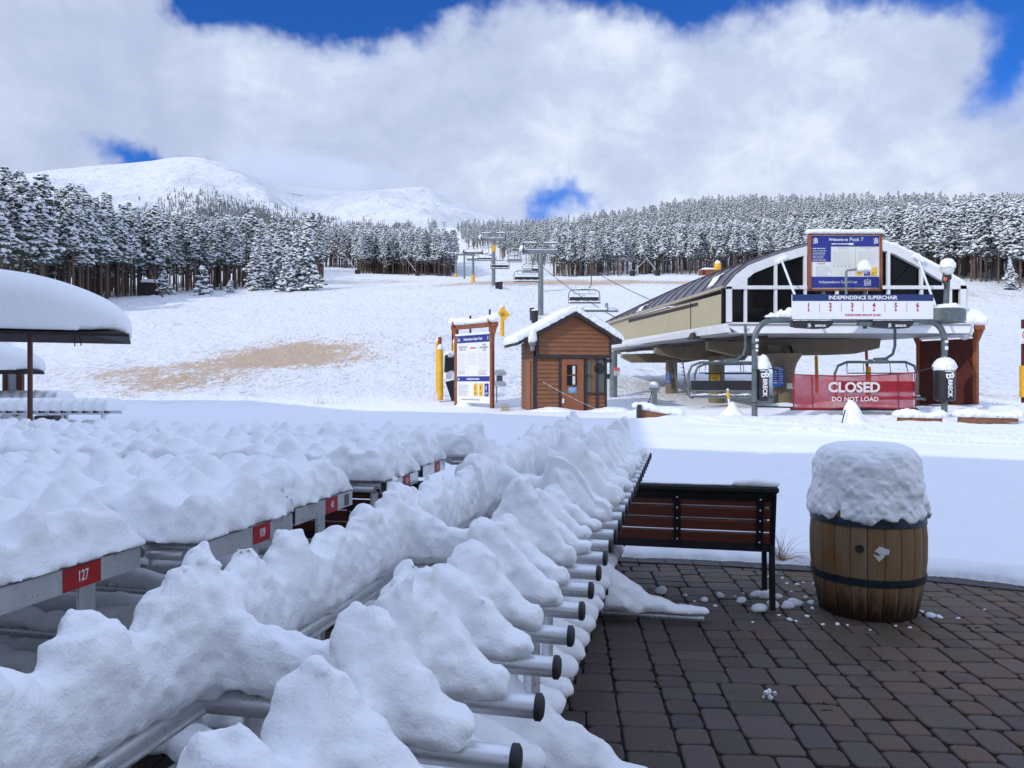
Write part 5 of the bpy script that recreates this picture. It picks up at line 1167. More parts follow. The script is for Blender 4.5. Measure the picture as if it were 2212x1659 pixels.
# front: white frame with black glazing
m = MB(); inner = [(cxF + (x - cxF) * .95, max(z - .33, sz_(621.5) - .02)) for x, z in fl]
for k in range(len(fl) - 1): m.prism([(fl[k][0], YFt - .12, fl[k][1]), (fl[k + 1][0], YFt - .12, fl[k + 1][1]), (inner[k + 1][0], YFt - .12, inner[k + 1][1]), (inner[k][0], YFt - .12, inner[k][1])], (0, .3, 0))
zm = sz_(621.5)
def bar(x0, x1, z0, z1, y=YFt - .08, d=.16): m.box(((x0 + x1) / 2, y, (z0 + z1) / 2), (x1 - x0, d, z1 - z0))
bar(fl[0][0], fl[-1][0], zm - .07, zm + .07, YFt - .06, .2)
bar(fl[0][0], sx_(1579), fb - .05, fl[0][1]); bar(sx_(2070), fl[-1][0], fb - .05, fl[-1][1])
bar(fl[0][0], fl[-1][0], fb - .22, fb + .06, YFt - .07, .18)
for x in (1609, 1674, 1737.5, 1806, 1868, 1917, 1988, 2050):
    zt2 = float(np.interp(sx_(x), [p[0] for p in inner], [p[1] for p in inner])); bar(sx_(x) - .055, sx_(x) + .055, fb, max(zt2, zm), YFt - .055, .14)
# white corner panels left and right above the side windows
for xx, sg in ((1568, 1), (2082, -1)):
    xa_ = sx_(xx); m.prism([(xa_, YFt - .1, zm), (xa_ + sg * sx_(44, YFt) * 0 + sg * .85, YFt - .1, zm), (xa_ + sg * .85, YFt - .1, zm + .45), (xa_, YFt - .1, fl[0][1])], (0, .18, 0))
m.build('front_frame', WHITE, st_)
gl = [(x, z - .02) for x, z in inner]
MB().prism([(x, YFt + .08, z) for x, z in gl] + [(gl[-1][0] + .4, YFt + .08, zm), (gl[-1][0] + .4, YFt + .08, fb), (gl[0][0] - .4, YFt + .08, fb), (gl[0][0] - .4, YFt + .08, zm)], (0, .05, 0)).build('window', GLASSD, st_)
# white fascia all round and the soffit
zf0, zf1 = sz_(722), sz_(701)
m = MB(); m.prism([(sx_(1585), YFt - .75, zf0), (sx_(2070), YFt - .75, zf0), (sx_(2082) + .15, YFt - .3, zf1 + .02), (sx_(1568) - .15, YFt - .3, zf1 + .02)], (0, .3, .0))
m.prism([(x_l0 - .25, YFt - .3, zf1), (x_l1 - .3, YBt, zf1), (x_l1 - .3, YBt, zf1 - .30), (x_l0 - .12, YFt - .4, zf1 - .34)], (.22, 0, 0))
m.prism([(xr0 + .05, YFt - .3, zf1), (xr1 + .1, YBt, zf1), (xr1 + .1, YBt, zf1 - .30), (xr0 + .0, YFt - .4, zf1 - .34)], (.15, 0, 0))
m.box(((fl[0][0] + fl[-1][0]) / 2, YFt - .25, zf1 + .005), (wF + .1, .5, .04)); m.build('fascia', WHITE, st_)
m = MB(); m.prism([(x_l0, YFt - .4, zf0 - .02), (xr0, YFt - .4, zf0 - .02), (xr1, YBt, zf0 - .02), (x_l1, YBt, zf0 - .02)], (0, 0, .08)); m.build('soffit', mat('grey_soffit', (.35, .35, .36), .5), st_)
m = MB(); 
for k in range(3): m.tube([(x_l0 + .6 + k * .5, YFt - .2, zf0 - .1), (x_l1 + .5 + k * .4, YBt - .5, zf0 - .1)], .05, 5)
m.build('rail_pipes', TRIM, st_)
# beams and columns underneath
def beam(pts, d, name='beam', mt=TANP): MB().prism(pts, d).build(name, mt, st_)
def G0(x, y, Y): return P(x, y, Y)
beam([P(1345, 765, 43), P(1345, 772, 43), P(1368, 783, 43), P(1480, 783, 43), P(1530, 775, 43), P(1530, 760, 43)], (0, .7, 0), mt=TANP)
beam([P(1418, 750, 39), P(1418, 762, 39), P(1480, 776, 39), P(1610, 778, 39), P(1610, 735, 39), P(1430, 748, 39)], (0, .8, 0), mt=TANP)
beam([P(1535, 736, 34), P(1535, 754, 34), P(1592, 768, 34), P(1800, 766, 34), P(1848, 764, 34), P(1900, 752, 34), P(1903, 732, 34), P(1700, 728, 34)], (0, .9, 0), mt=TANP)
beam([P(1529, 734, 33.9), P(1541, 732, 33.9), P(1541, 756, 33.9), P(1529, 754, 33.9)], (0, .3, 0), name='beam_end', mt=TANP)
MB().box(P(1660, 726, 34) , (7.0, 1.2, .25)).build('mast_plate', TRIM, st_)
def column(x, ya, w, Y, ybase, label='column', mt=TANP, cap=False):
    p = P(x, ybase, Y); zt2 = P(0, ya, Y).z; r_ = w / F * Y / 2; zg = H(p.x, Y) - .4; prof = [(r_, zg), (r_, zt2 - (1.0 if cap else 0))]
    if cap: prof += [(r_ * 1.05, zt2 - .7), (r_ * 1.25, zt2 - .4), (r_ * 1.7, zt2 - .08), (r_ * 1.75, zt2)]
    return MB().lathe(prof, (p.x, Y, 0), 24).build(label, mt, st_, smooth=True)
cg = column(1325, 760, 17, 40.5, 888, mt=STEEL); MB().box(P(1322, 762, 40.5), (.9, .3, .14)).build('column_head', TANP, st_)
column(1450.5, 778, 25, 42, 876); column(1548, 770, 34, 38.5, 885); column(1693, 764, 44, 33.2, 890, cap=True)
for x in (1672, 1718): MB().prism([P(x - 8, 745, 33.1), P(x + 14, 745, 33.1), P(x + 14, 768, 33.1), P(x - 2, 768, 33.1)], (0, .4, 0)).build('bracket', TANP, st_)
m = MB()
for x0, x1 in ((1455, 1468), (1474, 1488)): m.tube([P(x0, 775, 41), P(x1 , 878, 41)], .035, 6)
for k in range(11): t_ = k / 11; m.tube([P(1476 + 12 * t_, 786 + 90 * t_, 41), P(1462 + 12 * t_ + 8, 786 + 90 * t_, 41)], .02, 5)
m.build('ladder', STEEL, st_)
def colsign(x, y, w, h, Y, mt, txt, name='column_sign', tm=PAPER, n=5):
    p = P(x, y, Y); ww, hh = w / F * Y, h / F * Y; B = Board(p, ww, hh, 0, st_); B.rect(0, 0, ww, hh, mt, name, off=0)
    if txt: B.txt(txt, ww / 2, hh / 2, hh / (n + .5), tm, sx=.8, off=.004)
colsign(1438, 805, 12, 24, 41.4, BLUEP, None); colsign(1535, 804, 20, 26, 37.9, YELP, 'LOWER\nBAR\nNOW', tm=TRIM, n=3); colsign(1669, 793, 25, 41, 32.5, BLUEP, None); colsign(1326, 794, 13, 17, 40.1, CREAM, None); colsign(1326, 794, 13, 6, 40.05, PINKP, None); colsign(1700, 828, 18, 12, 32.4, CREAM, None)
B = Board(P(1669, 793, 32.48), .49, .8, 0, st_); B.lines(.04, .1, .18, 7, .095, .03, PAPER, 4); B.lines(.27, .1, .18, 7, .095, .03, PAPER, 6); B.lines(.06, .04, .36, 1, .095, .03, PAPER, 7)
B = Board(P(1438, 805, 41.38), .3, .6, 0, st_); B.lines(.04, .06, .22, 8, .07, .025, PAPER, 4)
B = Board(P(1326, 801, 40.02), .31, .27, 0, st_); B.lines(.03, .05, .25, 6, .05, .018, GREYP, 4)
tag(st_, kind=None)

# terminal's own snow on the front ledge and arch
def arcs(x, y, z):
    zt2 = np.interp(x, [p[0] for p in fl], [p[1] for p in fl]); return np.maximum(np.hypot((y - YFt + .0) * .8, (z - zt2) ) - .11 - .05 * np.clip((x - 15.2) / 2, 0, 1), 14.3 - x)
snow_net('snow', arcs, ((14.2, 18.4), (YFt - .35, YFt + .35), (4.9, 7.3)), .05, st_, None, nz=(.02, .015, 0), m=SNOWSOFT)

# ---------------- gantry with the lane sign ----------------
YG = 27.6
gz_ = lambda y: EYE + (HY - y) / F * YG
gx_ = lambda x: (x - CX) / F * YG
gt_ = thing('lane_gantry', 'grey pipe gantry with rounded corners carrying the six-lane sign', 'gantry', (gx_(1835), YG, .1))
xa, xb = gx_(1630), gx_(2040); zt = gz_(690); rr_ = .75; rp_ = .105
pts = [(xa, YG, -.2), (xa, YG, zt - rr_)] + [tuple(p) for p in arc((xa + rr_, YG, zt - rr_), rr_, 180, 90, 8)][1:] + [tuple(p) for p in arc((xb - rr_, YG, zt - rr_), rr_, 90, 0, 8)] + [(xb, YG, -.2)]
MB().tube(pts, rp_, 16).build('pipe_frame', STEELG, gt_, smooth=True)
m = MB()
for x, y in ((1630, 800), (1630, 870), (2040, 735), (2040, 858), (1628, 745), (1628, 752)): m.tube([(gx_(x), YG, gz_(y)), (gx_(x), YG, gz_(y) + .03)], rp_ + .012, 16)
m.build('strap_bands', TRIM, gt_)
stk = MB()
for k, (x, y, w, h) in enumerate(((1633, 735, .12, .10), (1633, 748, .1, .12), (1633, 757, .09, .08), (2041, 712, .10, .14), (2041, 738, .12, .1), (2041, 752, .12, .13))): stk.box((gx_(x), YG - rp_ - .004, gz_(y)), (w, .006, h))
stk.build('stickers', PAPER, gt_)
MB().box((gx_(1835), YG, gz_(694)), (6.0, .10, .14)).box((gx_(1745), YG - .05, gz_(700)), (.5, .2, .14)).box((gx_(1870), YG - .05, gz_(700)), (.6, .2, .14)).build('sign_rail', STEELG, gt_)
snow_net('snow', lambda x, y, z: smin(loaf(x, y, z, (gx_(1660), YG), (gx_(1704), YG), lambda t: .10 + .26 * t + .06 * np.sin(t * 14), lambda t: .15 + 0 * t), loaf(x, y, z, (gx_(2012), YG), (gx_(2025), YG), lambda t: .12 + 0 * t, lambda t: .13 + 0 * t), .02), ((gx_(1640), gx_(2045)), (YG - .3, YG + .3), (-.04, .5)), .05, gt_, lambda a: a + (0, 0, zt + .06), nz=(.03, .02, 0), m=SNOWSOFT)
ls = thing('lane_sign', 'long blue and white sign numbering lanes one to six on top of the gantry', 'sign', (gx_(1858), YG - .15, gz_(660)))
sw, sh = gx_(2011) - gx_(1708), gz_(637) - gz_(690)
B = Board((gx_(1708), YG - .16, gz_(637)), sw, sh, 0, ls)
MB().box(B.pt(sw / 2, sh / 2, -.04), (sw, .07, sh)).build('panel', PAPER, ls)
B.rect(0, 0, sw, .235, NAVY2, 'header_band', off=.002); B.txt('INDEPENDENCE SUPERCHAIR', sw * .5, .12, .185, PAPER, sx=1.0, bold=.005)
for k in range(6):
    x = sw * (.115 + k * .1545); B.txt(str(k + 1), x, .395, .22, REDP, bold=.006)
    q = MB(); q.box(B.pt(x, .535, .006), (.028, .003, .09)); q.add([B.pt(x - .05, .56, .007), B.pt(x + .05, .56, .007), B.pt(x, .62, .007)], [(0, 1, 2)]); q.build('arrow', REDP, ls)
    if k < 5: B.rect(x + sw * .0775, .32, .010, .30, REDP, 'lane_divider')
B.txt('PLEASE FORM GROUPS OF SIX', sw * .5, .745, .095, REDP, bold=.002)
for k in range(2): MB().box(B.pt(sw * (.2 + .6 * k), sh / 2 + .3, -.10), (.06, .06, sh * .8)).build('bracket', STEELG, ls)
# black padded bags strapped under the beam
def pad(x0, x1, y0, y1, label):
    a = thing('padded_bag', label, 'pad', (gx_((x0 + x1) / 2), YG, gz_(y1)), 'black padded bags with the resort emblem')
    w_ = gx_(x1) - gx_(x0); xc = gx_((x0 + x1) / 2); z0, z1 = gz_(y1), gz_(y0)
    N = 12; vs = []; 
    prof = [(-.5, z1 - .06), (-.46, z1 - .01), (-.2, z1 - .05), (.1, z1 - .03), (.42, z1), (.5, z1 - .05), (.46, z0 + .12), (.36, z0 + .01), (.1, z0 - .01), (-.36, z0 + .03), (-.5, z0 + .08)]
    MB().prism([(xc + s * w_, YG - .26, z) for s, z in prof], (0, .4, 0)).build('cover', BLACKPL, a)
    B = Board((xc - w_ / 2, YG - .268, z1), w_, z1 - z0, 0, a); logoB(B, w_ * .38, (z1 - z0) * .66, .15, PAPER); B.txt('BRECK', w_ * .66, (z1 - z0) * .70, .10, PAPER, sx=1.3, bold=.004)
    snow_net('snow', lambda x, y, z: loaf(x, y, z, (xc - w_ * .44, YG - .07), (xc + w_ * .44, YG - .07), lambda t: .06 + 0 * t, lambda t: .16 + 0 * t), ((xc - w_ / 2, xc + w_ / 2), (YG - .3, YG + .2), (-.03, .1)), .035, a, lambda v: v + (0, 0, z1 - .02), nz=(.01, 0, 0), m=SNOWSOFT)
pad(1709, 1795, 693, 710, 'black padded bag with white emblem hanging under the left half of the lane sign')
pad(1881, 1967, 693, 710, 'black padded bag with white emblem hanging under the right half of the lane sign')
# vertical pads on the posts
def vpad(x0, x1, y0, y1, ysn, label, side=False):
    xc = gx_((x0 + x1) / 2); w_ = gx_(x1) - gx_(x0); z0, z1 = gz_(y1), gz_(y0); a = thing('post_pad', label, 'pad', (xc, YG, z0), 'tall black pads strapped to the gantry posts')
    MB().lathe([(w_ * .36, z0), (w_ * .48, z0 + .06), (w_ * .5, z0 + .3), (w_ * .47, (z0 + z1) / 2), (w_ * .5, z1 - .2), (w_ * .45, z1)], (xc, YG, 0), 20).build('cover', BLACKPL, a, smooth=True)
    B = Board((xc - w_ / 2, YG - w_ / 2 - .012, z1), w_, z1 - z0, 0, a)
    Mv = Matrix.Rotation(R(90), 3, 'Y') @ FR; o1 = .0
    text('BRECK', 'lettering', .21, B.pt(w_ * .48, (z1 - z0) * .62, .0), Mv, PAPER, a, .001, sx=1.0, bold=.008)
    text('B', 'emblem', .40, B.pt(w_ * .46, (z1 - z0) * .27, .0), Mv, PAPER, a, .001, sx=.85, bold=.012)
    MB().box(B.pt(w_ * .46, (z1 - z0) * .14, .0), (.32, .004, .035)).box(B.pt(w_ * .6, (z1 - z0) * .17, .0), (.06, .004, .12)).build('emblem', PAPER, a)
    hs = gz_(ysn) - z1
    snow_net('snow', lambda x, y, z: np.maximum(np.sqrt((x / (w_ * .54)) ** 2 + (y / (w_ * .54)) ** 2 + (np.clip(z, -9, 9) / hs) ** 2) * .3 - .3, -.12 - z), ((-.6, .6), (-.6, .6), (-.3, hs + .1)), .04, a, lambda v: v + (xc, YG, z1 - .02), nz=(.03, .015, 0), m=SNOWSOFT)
vpad(2019, 2062, 792, 867, 770, 'tall black pad with white lettering on the right gantry post, under a cap of snow')
vpad(1636, 1661, 790, 866, 764, 'narrow black pad beside the left gantry post with a lopsided lump of snow')

# welcome board above
wb = thing('welcome_board', 'big blue and white welcome board in a brown frame above the lane sign', 'sign', (gx_(1832), YG + .3, gz_(622)))
ww, wh = gx_(1908) - gx_(1757), gz_(505) - gz_(622); ox = Vector((gx_(1757), YG + .25, gz_(505)))
B = Board(ox, ww, wh, 0, wb)
MB().box(B.pt(ww / 2, wh / 2, -.06), (ww, .09, wh)).build('panel', PAPER, wb)
m = MB(); m.box(B.pt(-.03, wh / 2, -.05), (.07, .22, wh + .1)).box(B.pt(ww + .03, wh / 2, -.05), (.07, .22, wh + .1)).box(B.pt(ww / 2, -.03, -.05), (ww + .12, .22, .06)).box(B.pt(ww / 2, wh + .03, -.05), (ww + .12, .22, .06)); m.build('frame', POSTW, wb)
for k in (.2, .8): MB().box(B.pt(ww * k, wh + .7, -.1), (.12, .12, 1.5)).build('post', STEELG, wb)
pw, ph2 = ww - .06, wh - .06
B.rect(.03, .03, pw, ph2 * .205, NAVY, 'header', off=.001); B.txt('Welcome to', ww * .40, wh * .085, .135, PAPER, bold=.003); B.txt('Peak 7', ww * .66, wh * .083, .19, PAPER)
logoB(B, .17, wh * .11, .22, PAPER); logoB(B, ww - .15, wh * .11, .22, PAPER); B.lines(ww * .30, wh * .165, ww * .28, 1, .1, .035, PAPER, 2); B.rect(ww * .55, wh * .148, .17, .07, PAPER, 'small_plate')
B.rect(.03, wh * .215, pw * .285, wh * .28, NAVY, 'blue_column', off=.001); B.lines(.07, wh * .25, pw * .25, 1, .05, .035, LGREYP, 1); B.lines(.07, wh * .29, pw * .22, 8, .052, .016, LGREYP, 2)
B.rect(.03 + pw * .29, wh * .215, pw * .36, wh * .56, CREAM, 'text_column', off=.001); B.rect(.03 + pw * .655, wh * .215, pw * .345, wh * .56, CREAM, 'text_column', off=.001)
B.txt('COLORADO SKI\nSAFETY ACT', ww * .47, wh * .245, .06, LGREYP, bold=.001); B.txt('YOUR RESPONSIBILITY\nCODE', ww * .82, wh * .245, .06, LGREYP, bold=.001); B.txt('WARNING', ww * .15, wh * .53, .07, PINKP, bold=.001)
for k, (x, y, w_, n) in enumerate(((.07, .57, .25, 9), (.32, .31, .31, 12), (.69, .31, .28, 12))): B.lines(ww * x, wh * y, ww * w_, n, .045, .014, LGREYP, k)
for k in range(5): B.rect(ww * (.33 + .055 * k), wh * .575, .03, .05, GREYP, 'pictogram')
for k, mm in enumerate((YELP, NAVY, YELP)): B.rect(ww * (.66 + .105 * k), wh * .60, ww * .09, wh * .155, mm, 'instruction_tile'); B.lines(ww * (.67 + .105 * k), wh * .70, ww * .065, 2, .04, .014, (TRIM, PAPER, TRIM)[k], k)
q = MB(); q.tube([B.pt(ww * .80 + .0 + .055 * math.cos(t_), wh * .655 + .055 * math.sin(t_), .006) for t_ in [i * .5236 for i in range(13)]], .008, 4); q.build('ring_symbol', PAPER, wb)
B.rect(.03, wh * .775, pw, wh * .205, NAVY, 'footer', off=.001); B.txt('Independence SuperChair', ww * .40, wh * .875, .135, PAPER); chairpict(B, ww * .82, wh * .89, .24, PAPER)
snow_net('snow', lambda x, y, z: loaf(x, y, z, (-ww / 2 + .0, 0), (ww / 2 - .0, 0), lambda t: .19 + .01 * np.sin(t * 9), lambda t: .19 + 0 * t), ((-ww / 2 - .3, ww / 2 + .3), (-.3, .3), (-.02, .3)), .032, wb, lambda a: a + (gx_(1832.5), YG + .3, gz_(503)), nz=(.012, .008, 0), m=SNOWSOFT)

# lamps on the gantry
lm = thing('gantry_lamp', 'small street lamp buried in snow in front of the welcome board', 'lamp', (gx_(1826), YG, gz_(640)))
MB().tube([(gx_(1826.5), YG - .05, gz_(690)), (gx_(1826.5), YG - .05, gz_(588)), (gx_(1828), YG - .05, gz_(584.5)), (gx_(1848), YG - .2, gz_(583))], .045, 10).build('pole', STEEL, lm, smooth=True)
MB().lathe([(.05, .12), (.14, .05), (.22, -.02), (.20, -.05)], (gx_(1859), YG - .25, gz_(586)), 18).build('lamp_head', CREAM, lm, smooth=True)
snow_net('snow', lambda x, y, z: np.maximum(np.sqrt((x / .25) ** 2 + (y / .25) ** 2 + ((z) / .40) ** 2) * .25 - .25, -z), ((-.35, .35), (-.35, .35), (-.05, .5)), .03, lm, lambda a: a + (gx_(1860), YG - .25, gz_(587)), nz=(.02, .012, 0), m=SNOWSOFT)
lm = thing('beacon_lamp', 'round lamp with a ball of snow on a short pole, right end of the gantry', 'lamp', (gx_(2045), YG + .4, gz_(668)))
yl = YG + .4; lx = (2047 - CX) / F * yl; lz = lambda y: EYE + (HY - y) / F * yl
MB().tube([(lx - .07, yl, lz(668)), (lx, yl, lz(590))], .10, 12).build('pole', STEELG, lm, smooth=True)
MB().lathe([(.05, lz(600)), (.12, lz(596)), (.22, lz(586)), (.23, lz(575)), (.2, lz(568))], (lx, yl, 0), 20).build('lamp_head', CREAM, lm, smooth=True)
MB().tube([(lx - .16, yl - .05, lz(590)), (lx - .24, yl - .1, lz(604)), (lx - .14, yl - .1, lz(622)), (lx - .02, yl - .1, lz(600))], .03, 6).box((lx - .05, yl - .12, lz(600)), (.2, .1, .16)).build('cables', BLACKPL, lm)
MB().box((lx - .16, yl - .16, lz(604)), (.07, .04, .12)).build('orange_tag', mat('orange_tag_paint', (.9, .12, .02), .5), lm)
snow_net('snow', lambda x, y, z: np.maximum(np.sqrt((x / .27) ** 2 + (y / .27) ** 2 + ((z - .04) / .31) ** 2) * .3 - .3, -.02 - z), ((-.4, .4), (-.4, .4), (-.06, .5)), .035, lm, lambda a: a + (lx, yl, lz(578)), nz=(.02, .012, 0), m=SNOWSOFT)
dk = thing('round_platform', 'grey drum platform with snow on it at the right end of the gantry', 'platform', (gx_(2046), YG + .4, gz_(694)))
MB().lathe([(.72, gz_(696)), (.80, gz_(692)), (.80, gz_(668)), (.74, gz_(666)), (0, gz_(666))], (gx_(2046), YG + .4, 0), 36).build('drum', STEELG, dk, smooth=True)
snow_net('snow', lambda x, y, z: np.maximum(np.hypot(x, y) - .70 + z * .8, z - .14 - .06 * np.sin(x * 4) - .05 * np.cos(y * 5)), ((-.85, .85), (-.85, .85), (-.03, .35)), .045, dk, lambda a: a + (gx_(2046), YG + .4, gz_(667)), nz=(.04, .03, 0), m=SNOWSOFT)
for k, (x0, y0, x1, y1) in enumerate(((1689, 564, 1718, 640), (1984, 562, 2022, 664))):
    s_ = thing('stay_rod', ('white stay rod from the left side of the arch down to the lane sign', 'white stay rod from the right side of the arch down to the drum platform')[k], 'stay rod', P(x1, y1, YG + .2), 'white stay rods')
    MB().tube([P(x0, y0, YFt - .15), P(x1, y1, YG + .2)], .045, 8).build('rod', WHITE, s_, smooth=True); a = P(x0, y0 - 3, YFt - .2)
    MB().box(a, (.5, .2, .16), Matrix.Rotation(R((-30, 30)[k]), 3, 'Y'), bev=.03).build('snowy_bracket', SNOWSOFT, s_)

# ---------------- CLOSED banner ----------------
YBn = 27.9
bn = thing('closed_banner', 'red mesh banner reading closed, do not load, strung between the gantry posts', 'banner', ((1843 - CX) / F * YBn, YBn, .35))
bxf = lambda x: (x - CX) / F * YBn; bzf = lambda y: EYE + (HY - y) / F * YBn
def btop(s): return 808 - 4 * s + 5 * math.sin(math.pi * s)
def bbot(s): return 884 + 2 * math.sin(s * 9) + (-3 * s)
vs = []; NN = 40; MM = 10
for j in range(MM + 1):
    for i in range(NN + 1):
        s, t = i / NN, j / MM; xx = 1711 + (1974 - 1711) * s + 3 * t * (1 - s); y = btop(s) * (1 - t) + bbot(s) * t; vs.append((bxf(xx), YBn + .04 * math.sin(s * 14) * (1 - t * .3), bzf(y)))
fs = [(j * (NN + 1) + i, j * (NN + 1) + i + 1, (j + 1) * (NN + 1) + i + 1, (j + 1) * (NN + 1) + i) for j in range(MM) for i in range(NN)]
mesh_obj('mesh_cloth', vs, fs, REDNET, bn, smooth=True)
m = MB(); REDS = mat('red_hem', (.30, .006, .015), .7)
for x in (1711, 1752, 1938, 1974): s = (x - 1711) / 263; m.tube([(bxf(x), YBn - .05, bzf(btop(s))), (bxf(x + 2), YBn - .05, bzf(bbot(s)))], .022, 5)
m.tube([(bxf(1711 + 263 * s / 12), YBn - .045, bzf(btop(s / 12) + 1)) for s in range(13)], .025, 5); m.tube([(bxf(1714 + 260 * s / 12), YBn - .045, bzf(bbot(s / 12) - 1)) for s in range(13)], .025, 5); m.build('hem', REDS, bn)
B = Board((bxf(1711), YBn - .075, bzf(808)), bxf(1974) - bxf(1711), 1.3, 0, bn)
B.txt('CLOSED', bxf(1843) - bxf(1711), .50, .50, BANNERW, sx=1.02, bold=.018); B.txt('DO NOT LOAD', bxf(1845) - bxf(1711), .92, .225, BANNERW, sx=1.08, bold=.006)
MB().tube([(gx_(1660), YG, gz_(795)), (bxf(1711), YBn - .04, bzf(807)), ], .02, 5).tube([(bxf(1974), YBn - .04, bzf(804)), (gx_(2025), YG, gz_(792))], .02, 5).tube([(gx_(1632), YG, gz_(878)), (bxf(1713), YBn - .04, bzf(880))], .03, 5).tube([(bxf(1974), YBn - .04, bzf(875)), (gx_(2036), YG, gz_(877))], .02, 5).tube([(bxf(1713), YBn + .25, bzf(884)), (bxf(1990), YBn + .25, bzf(885))], .05, 5).build('rope', BLACKPL, bn)

# ---------------- chairs ----------------
def chair_mesh(o, detail=True, bar_=True):
    """six-seat chair, local origin at the hanger foot (centre of the top cross tube), 3.1 m wide"""
    W = 1.55; z0 = wloc(o)
    def at(x, y, z): return z0 + Vector((x, y, z))
    m = MB()
    for s in (-1, 1):
        m.tube([at(0, 0, 0), at(s * (W - .45), 0, 0), at(s * (W - .12), .02, -.14), at(s * W, .03, -.45), at(s * W, .05, -1.1), at(s * (W - .02), -.1, -1.35), at(s * (W - .02), -.55, -1.40)], .05, 8)
    m.build('frame', STEELG, o, smooth=True)
    MB().box(at(0, 0, .02), (.9, .16, .16), bev=.03).build('crosshead', STEELG, o)
    MB().tube([at(-.1, 0, .1), at(.35, 0, .12), at(.62, 0, .3), at(.70, 0, .6), at(.70, 0, 1.5)], .055, 8).build('hanger', STEELG, o, smooth=True)
    MB().box(at(0, -.28, -1.34), (2.9, .52, .09), bev=.03).build('seat', BLACKPL, o)
    MB().box(at(0, .02, -.93), (2.9, .07, .42), Matrix.Rotation(R(-8), 3, 'X'), bev=.02).build('backrest', BLACKPL, o)
    MB().box(at(0, -.56, -1.37), (2.95, .05, .07)).box(at(0, -.04, -1.12), (2.95, .04, .05)).build('seat_frame', STEEL, o)
    if bar_:
        m = MB(); m.tube([at(-1.1, 0, -.02), at(-1.15, -.1, -.42), at(1.15, -.1, -.42), at(1.1, 0, -.02)], .022, 6)
        for x in (-.5, .5): m.tube([at(x, 0, 0), at(x, -.08, -.42)], .015, 5)
        m.build('safety_bar', BLACKMET, o)
    return at
def hang_chair(x, ytopframe, Y, label, snow=.1, big=False, rope_dy=None, name='chairlift_chair'):
    o = thing(name, label, 'lift chair', P(x, ytopframe, Y), 'six-seat lift chairs'); at = chair_mesh(o); b = wloc(o)
    if snow: snow_net('snow', lambda a, c, z: smin(loaf(a, c, z + 1.30, (-1.35, -.25), (1.35, -.25), lambda t: snow * 1.6 + .02 * np.sin(t * 20), lambda t: .24 + 0 * t), smin(loaf(a, c, z + .72, (-1.4, .02), (1.4, .02), lambda t: snow * .6 + 0 * t, lambda t: .06 + 0 * t), loaf(a, c, z - .05, (-.5, 0), (.5, 0), lambda t: snow + 0 * t, lambda t: .1 + 0 * t), .01), .01), ((-1.6, 1.6), (-.6, .2), (-1.4, .3)), .05, o, lambda v: v + tuple(b), nz=(.02, .01, 0), m=SNOWSOFT)
    return o
hang_chair(1572, 783, 30.3, 'dark six-seat chair parked under the terminal, left of the big tan column', .02)
o = hang_chair(1580, 786, 32.4, 'second six-seat chair parked just behind the left chair under the terminal', .02)
hang_chair(1893, 782, 28.7, 'six-seat chair hanging behind the red banner', .03)
# hanger and grip for the parked chairs reach the soffit already
hang_chair(1262, 626, 76, 'snow-filled six-seat chair hanging on the right-hand cable just above the hut roof', .11)
hang_chair(1138, 585, 92, 'snow-filled six-seat chair hanging beside the nearest lift tower', .11)
hang_chair(1080, 563, 125, 'small distant six-seat chair hanging at the second lift tower', .10)
hang_chair(1150, 570, 118, 'distant six-seat chair half hidden behind the nearest lift tower', .10)
for x, y, Y, lb in ((1048, 549, 150, 'distant empty chair left of the second lift tower'), (1112, 553, 165, 'distant empty chair right of the second lift tower'), (1118, 533, 190, 'tiny distant chair high above the right treeline'), (1022, 552, 185, 'tiny distant chair above the third lift tower'), (1060, 552, 200, 'tiny distant chair in front of the forest gap')):
    o = thing('chairlift_chair', lb, 'lift chair', P(x, y, Y), 'six-seat lift chairs'); chair_mesh(o, bar_=False); b = wloc(o); MB().box(b + Vector((0, -.25, -1.2)), (2.8, .5, .16), bev=.05).build('snow', SNOWSOFT, o)

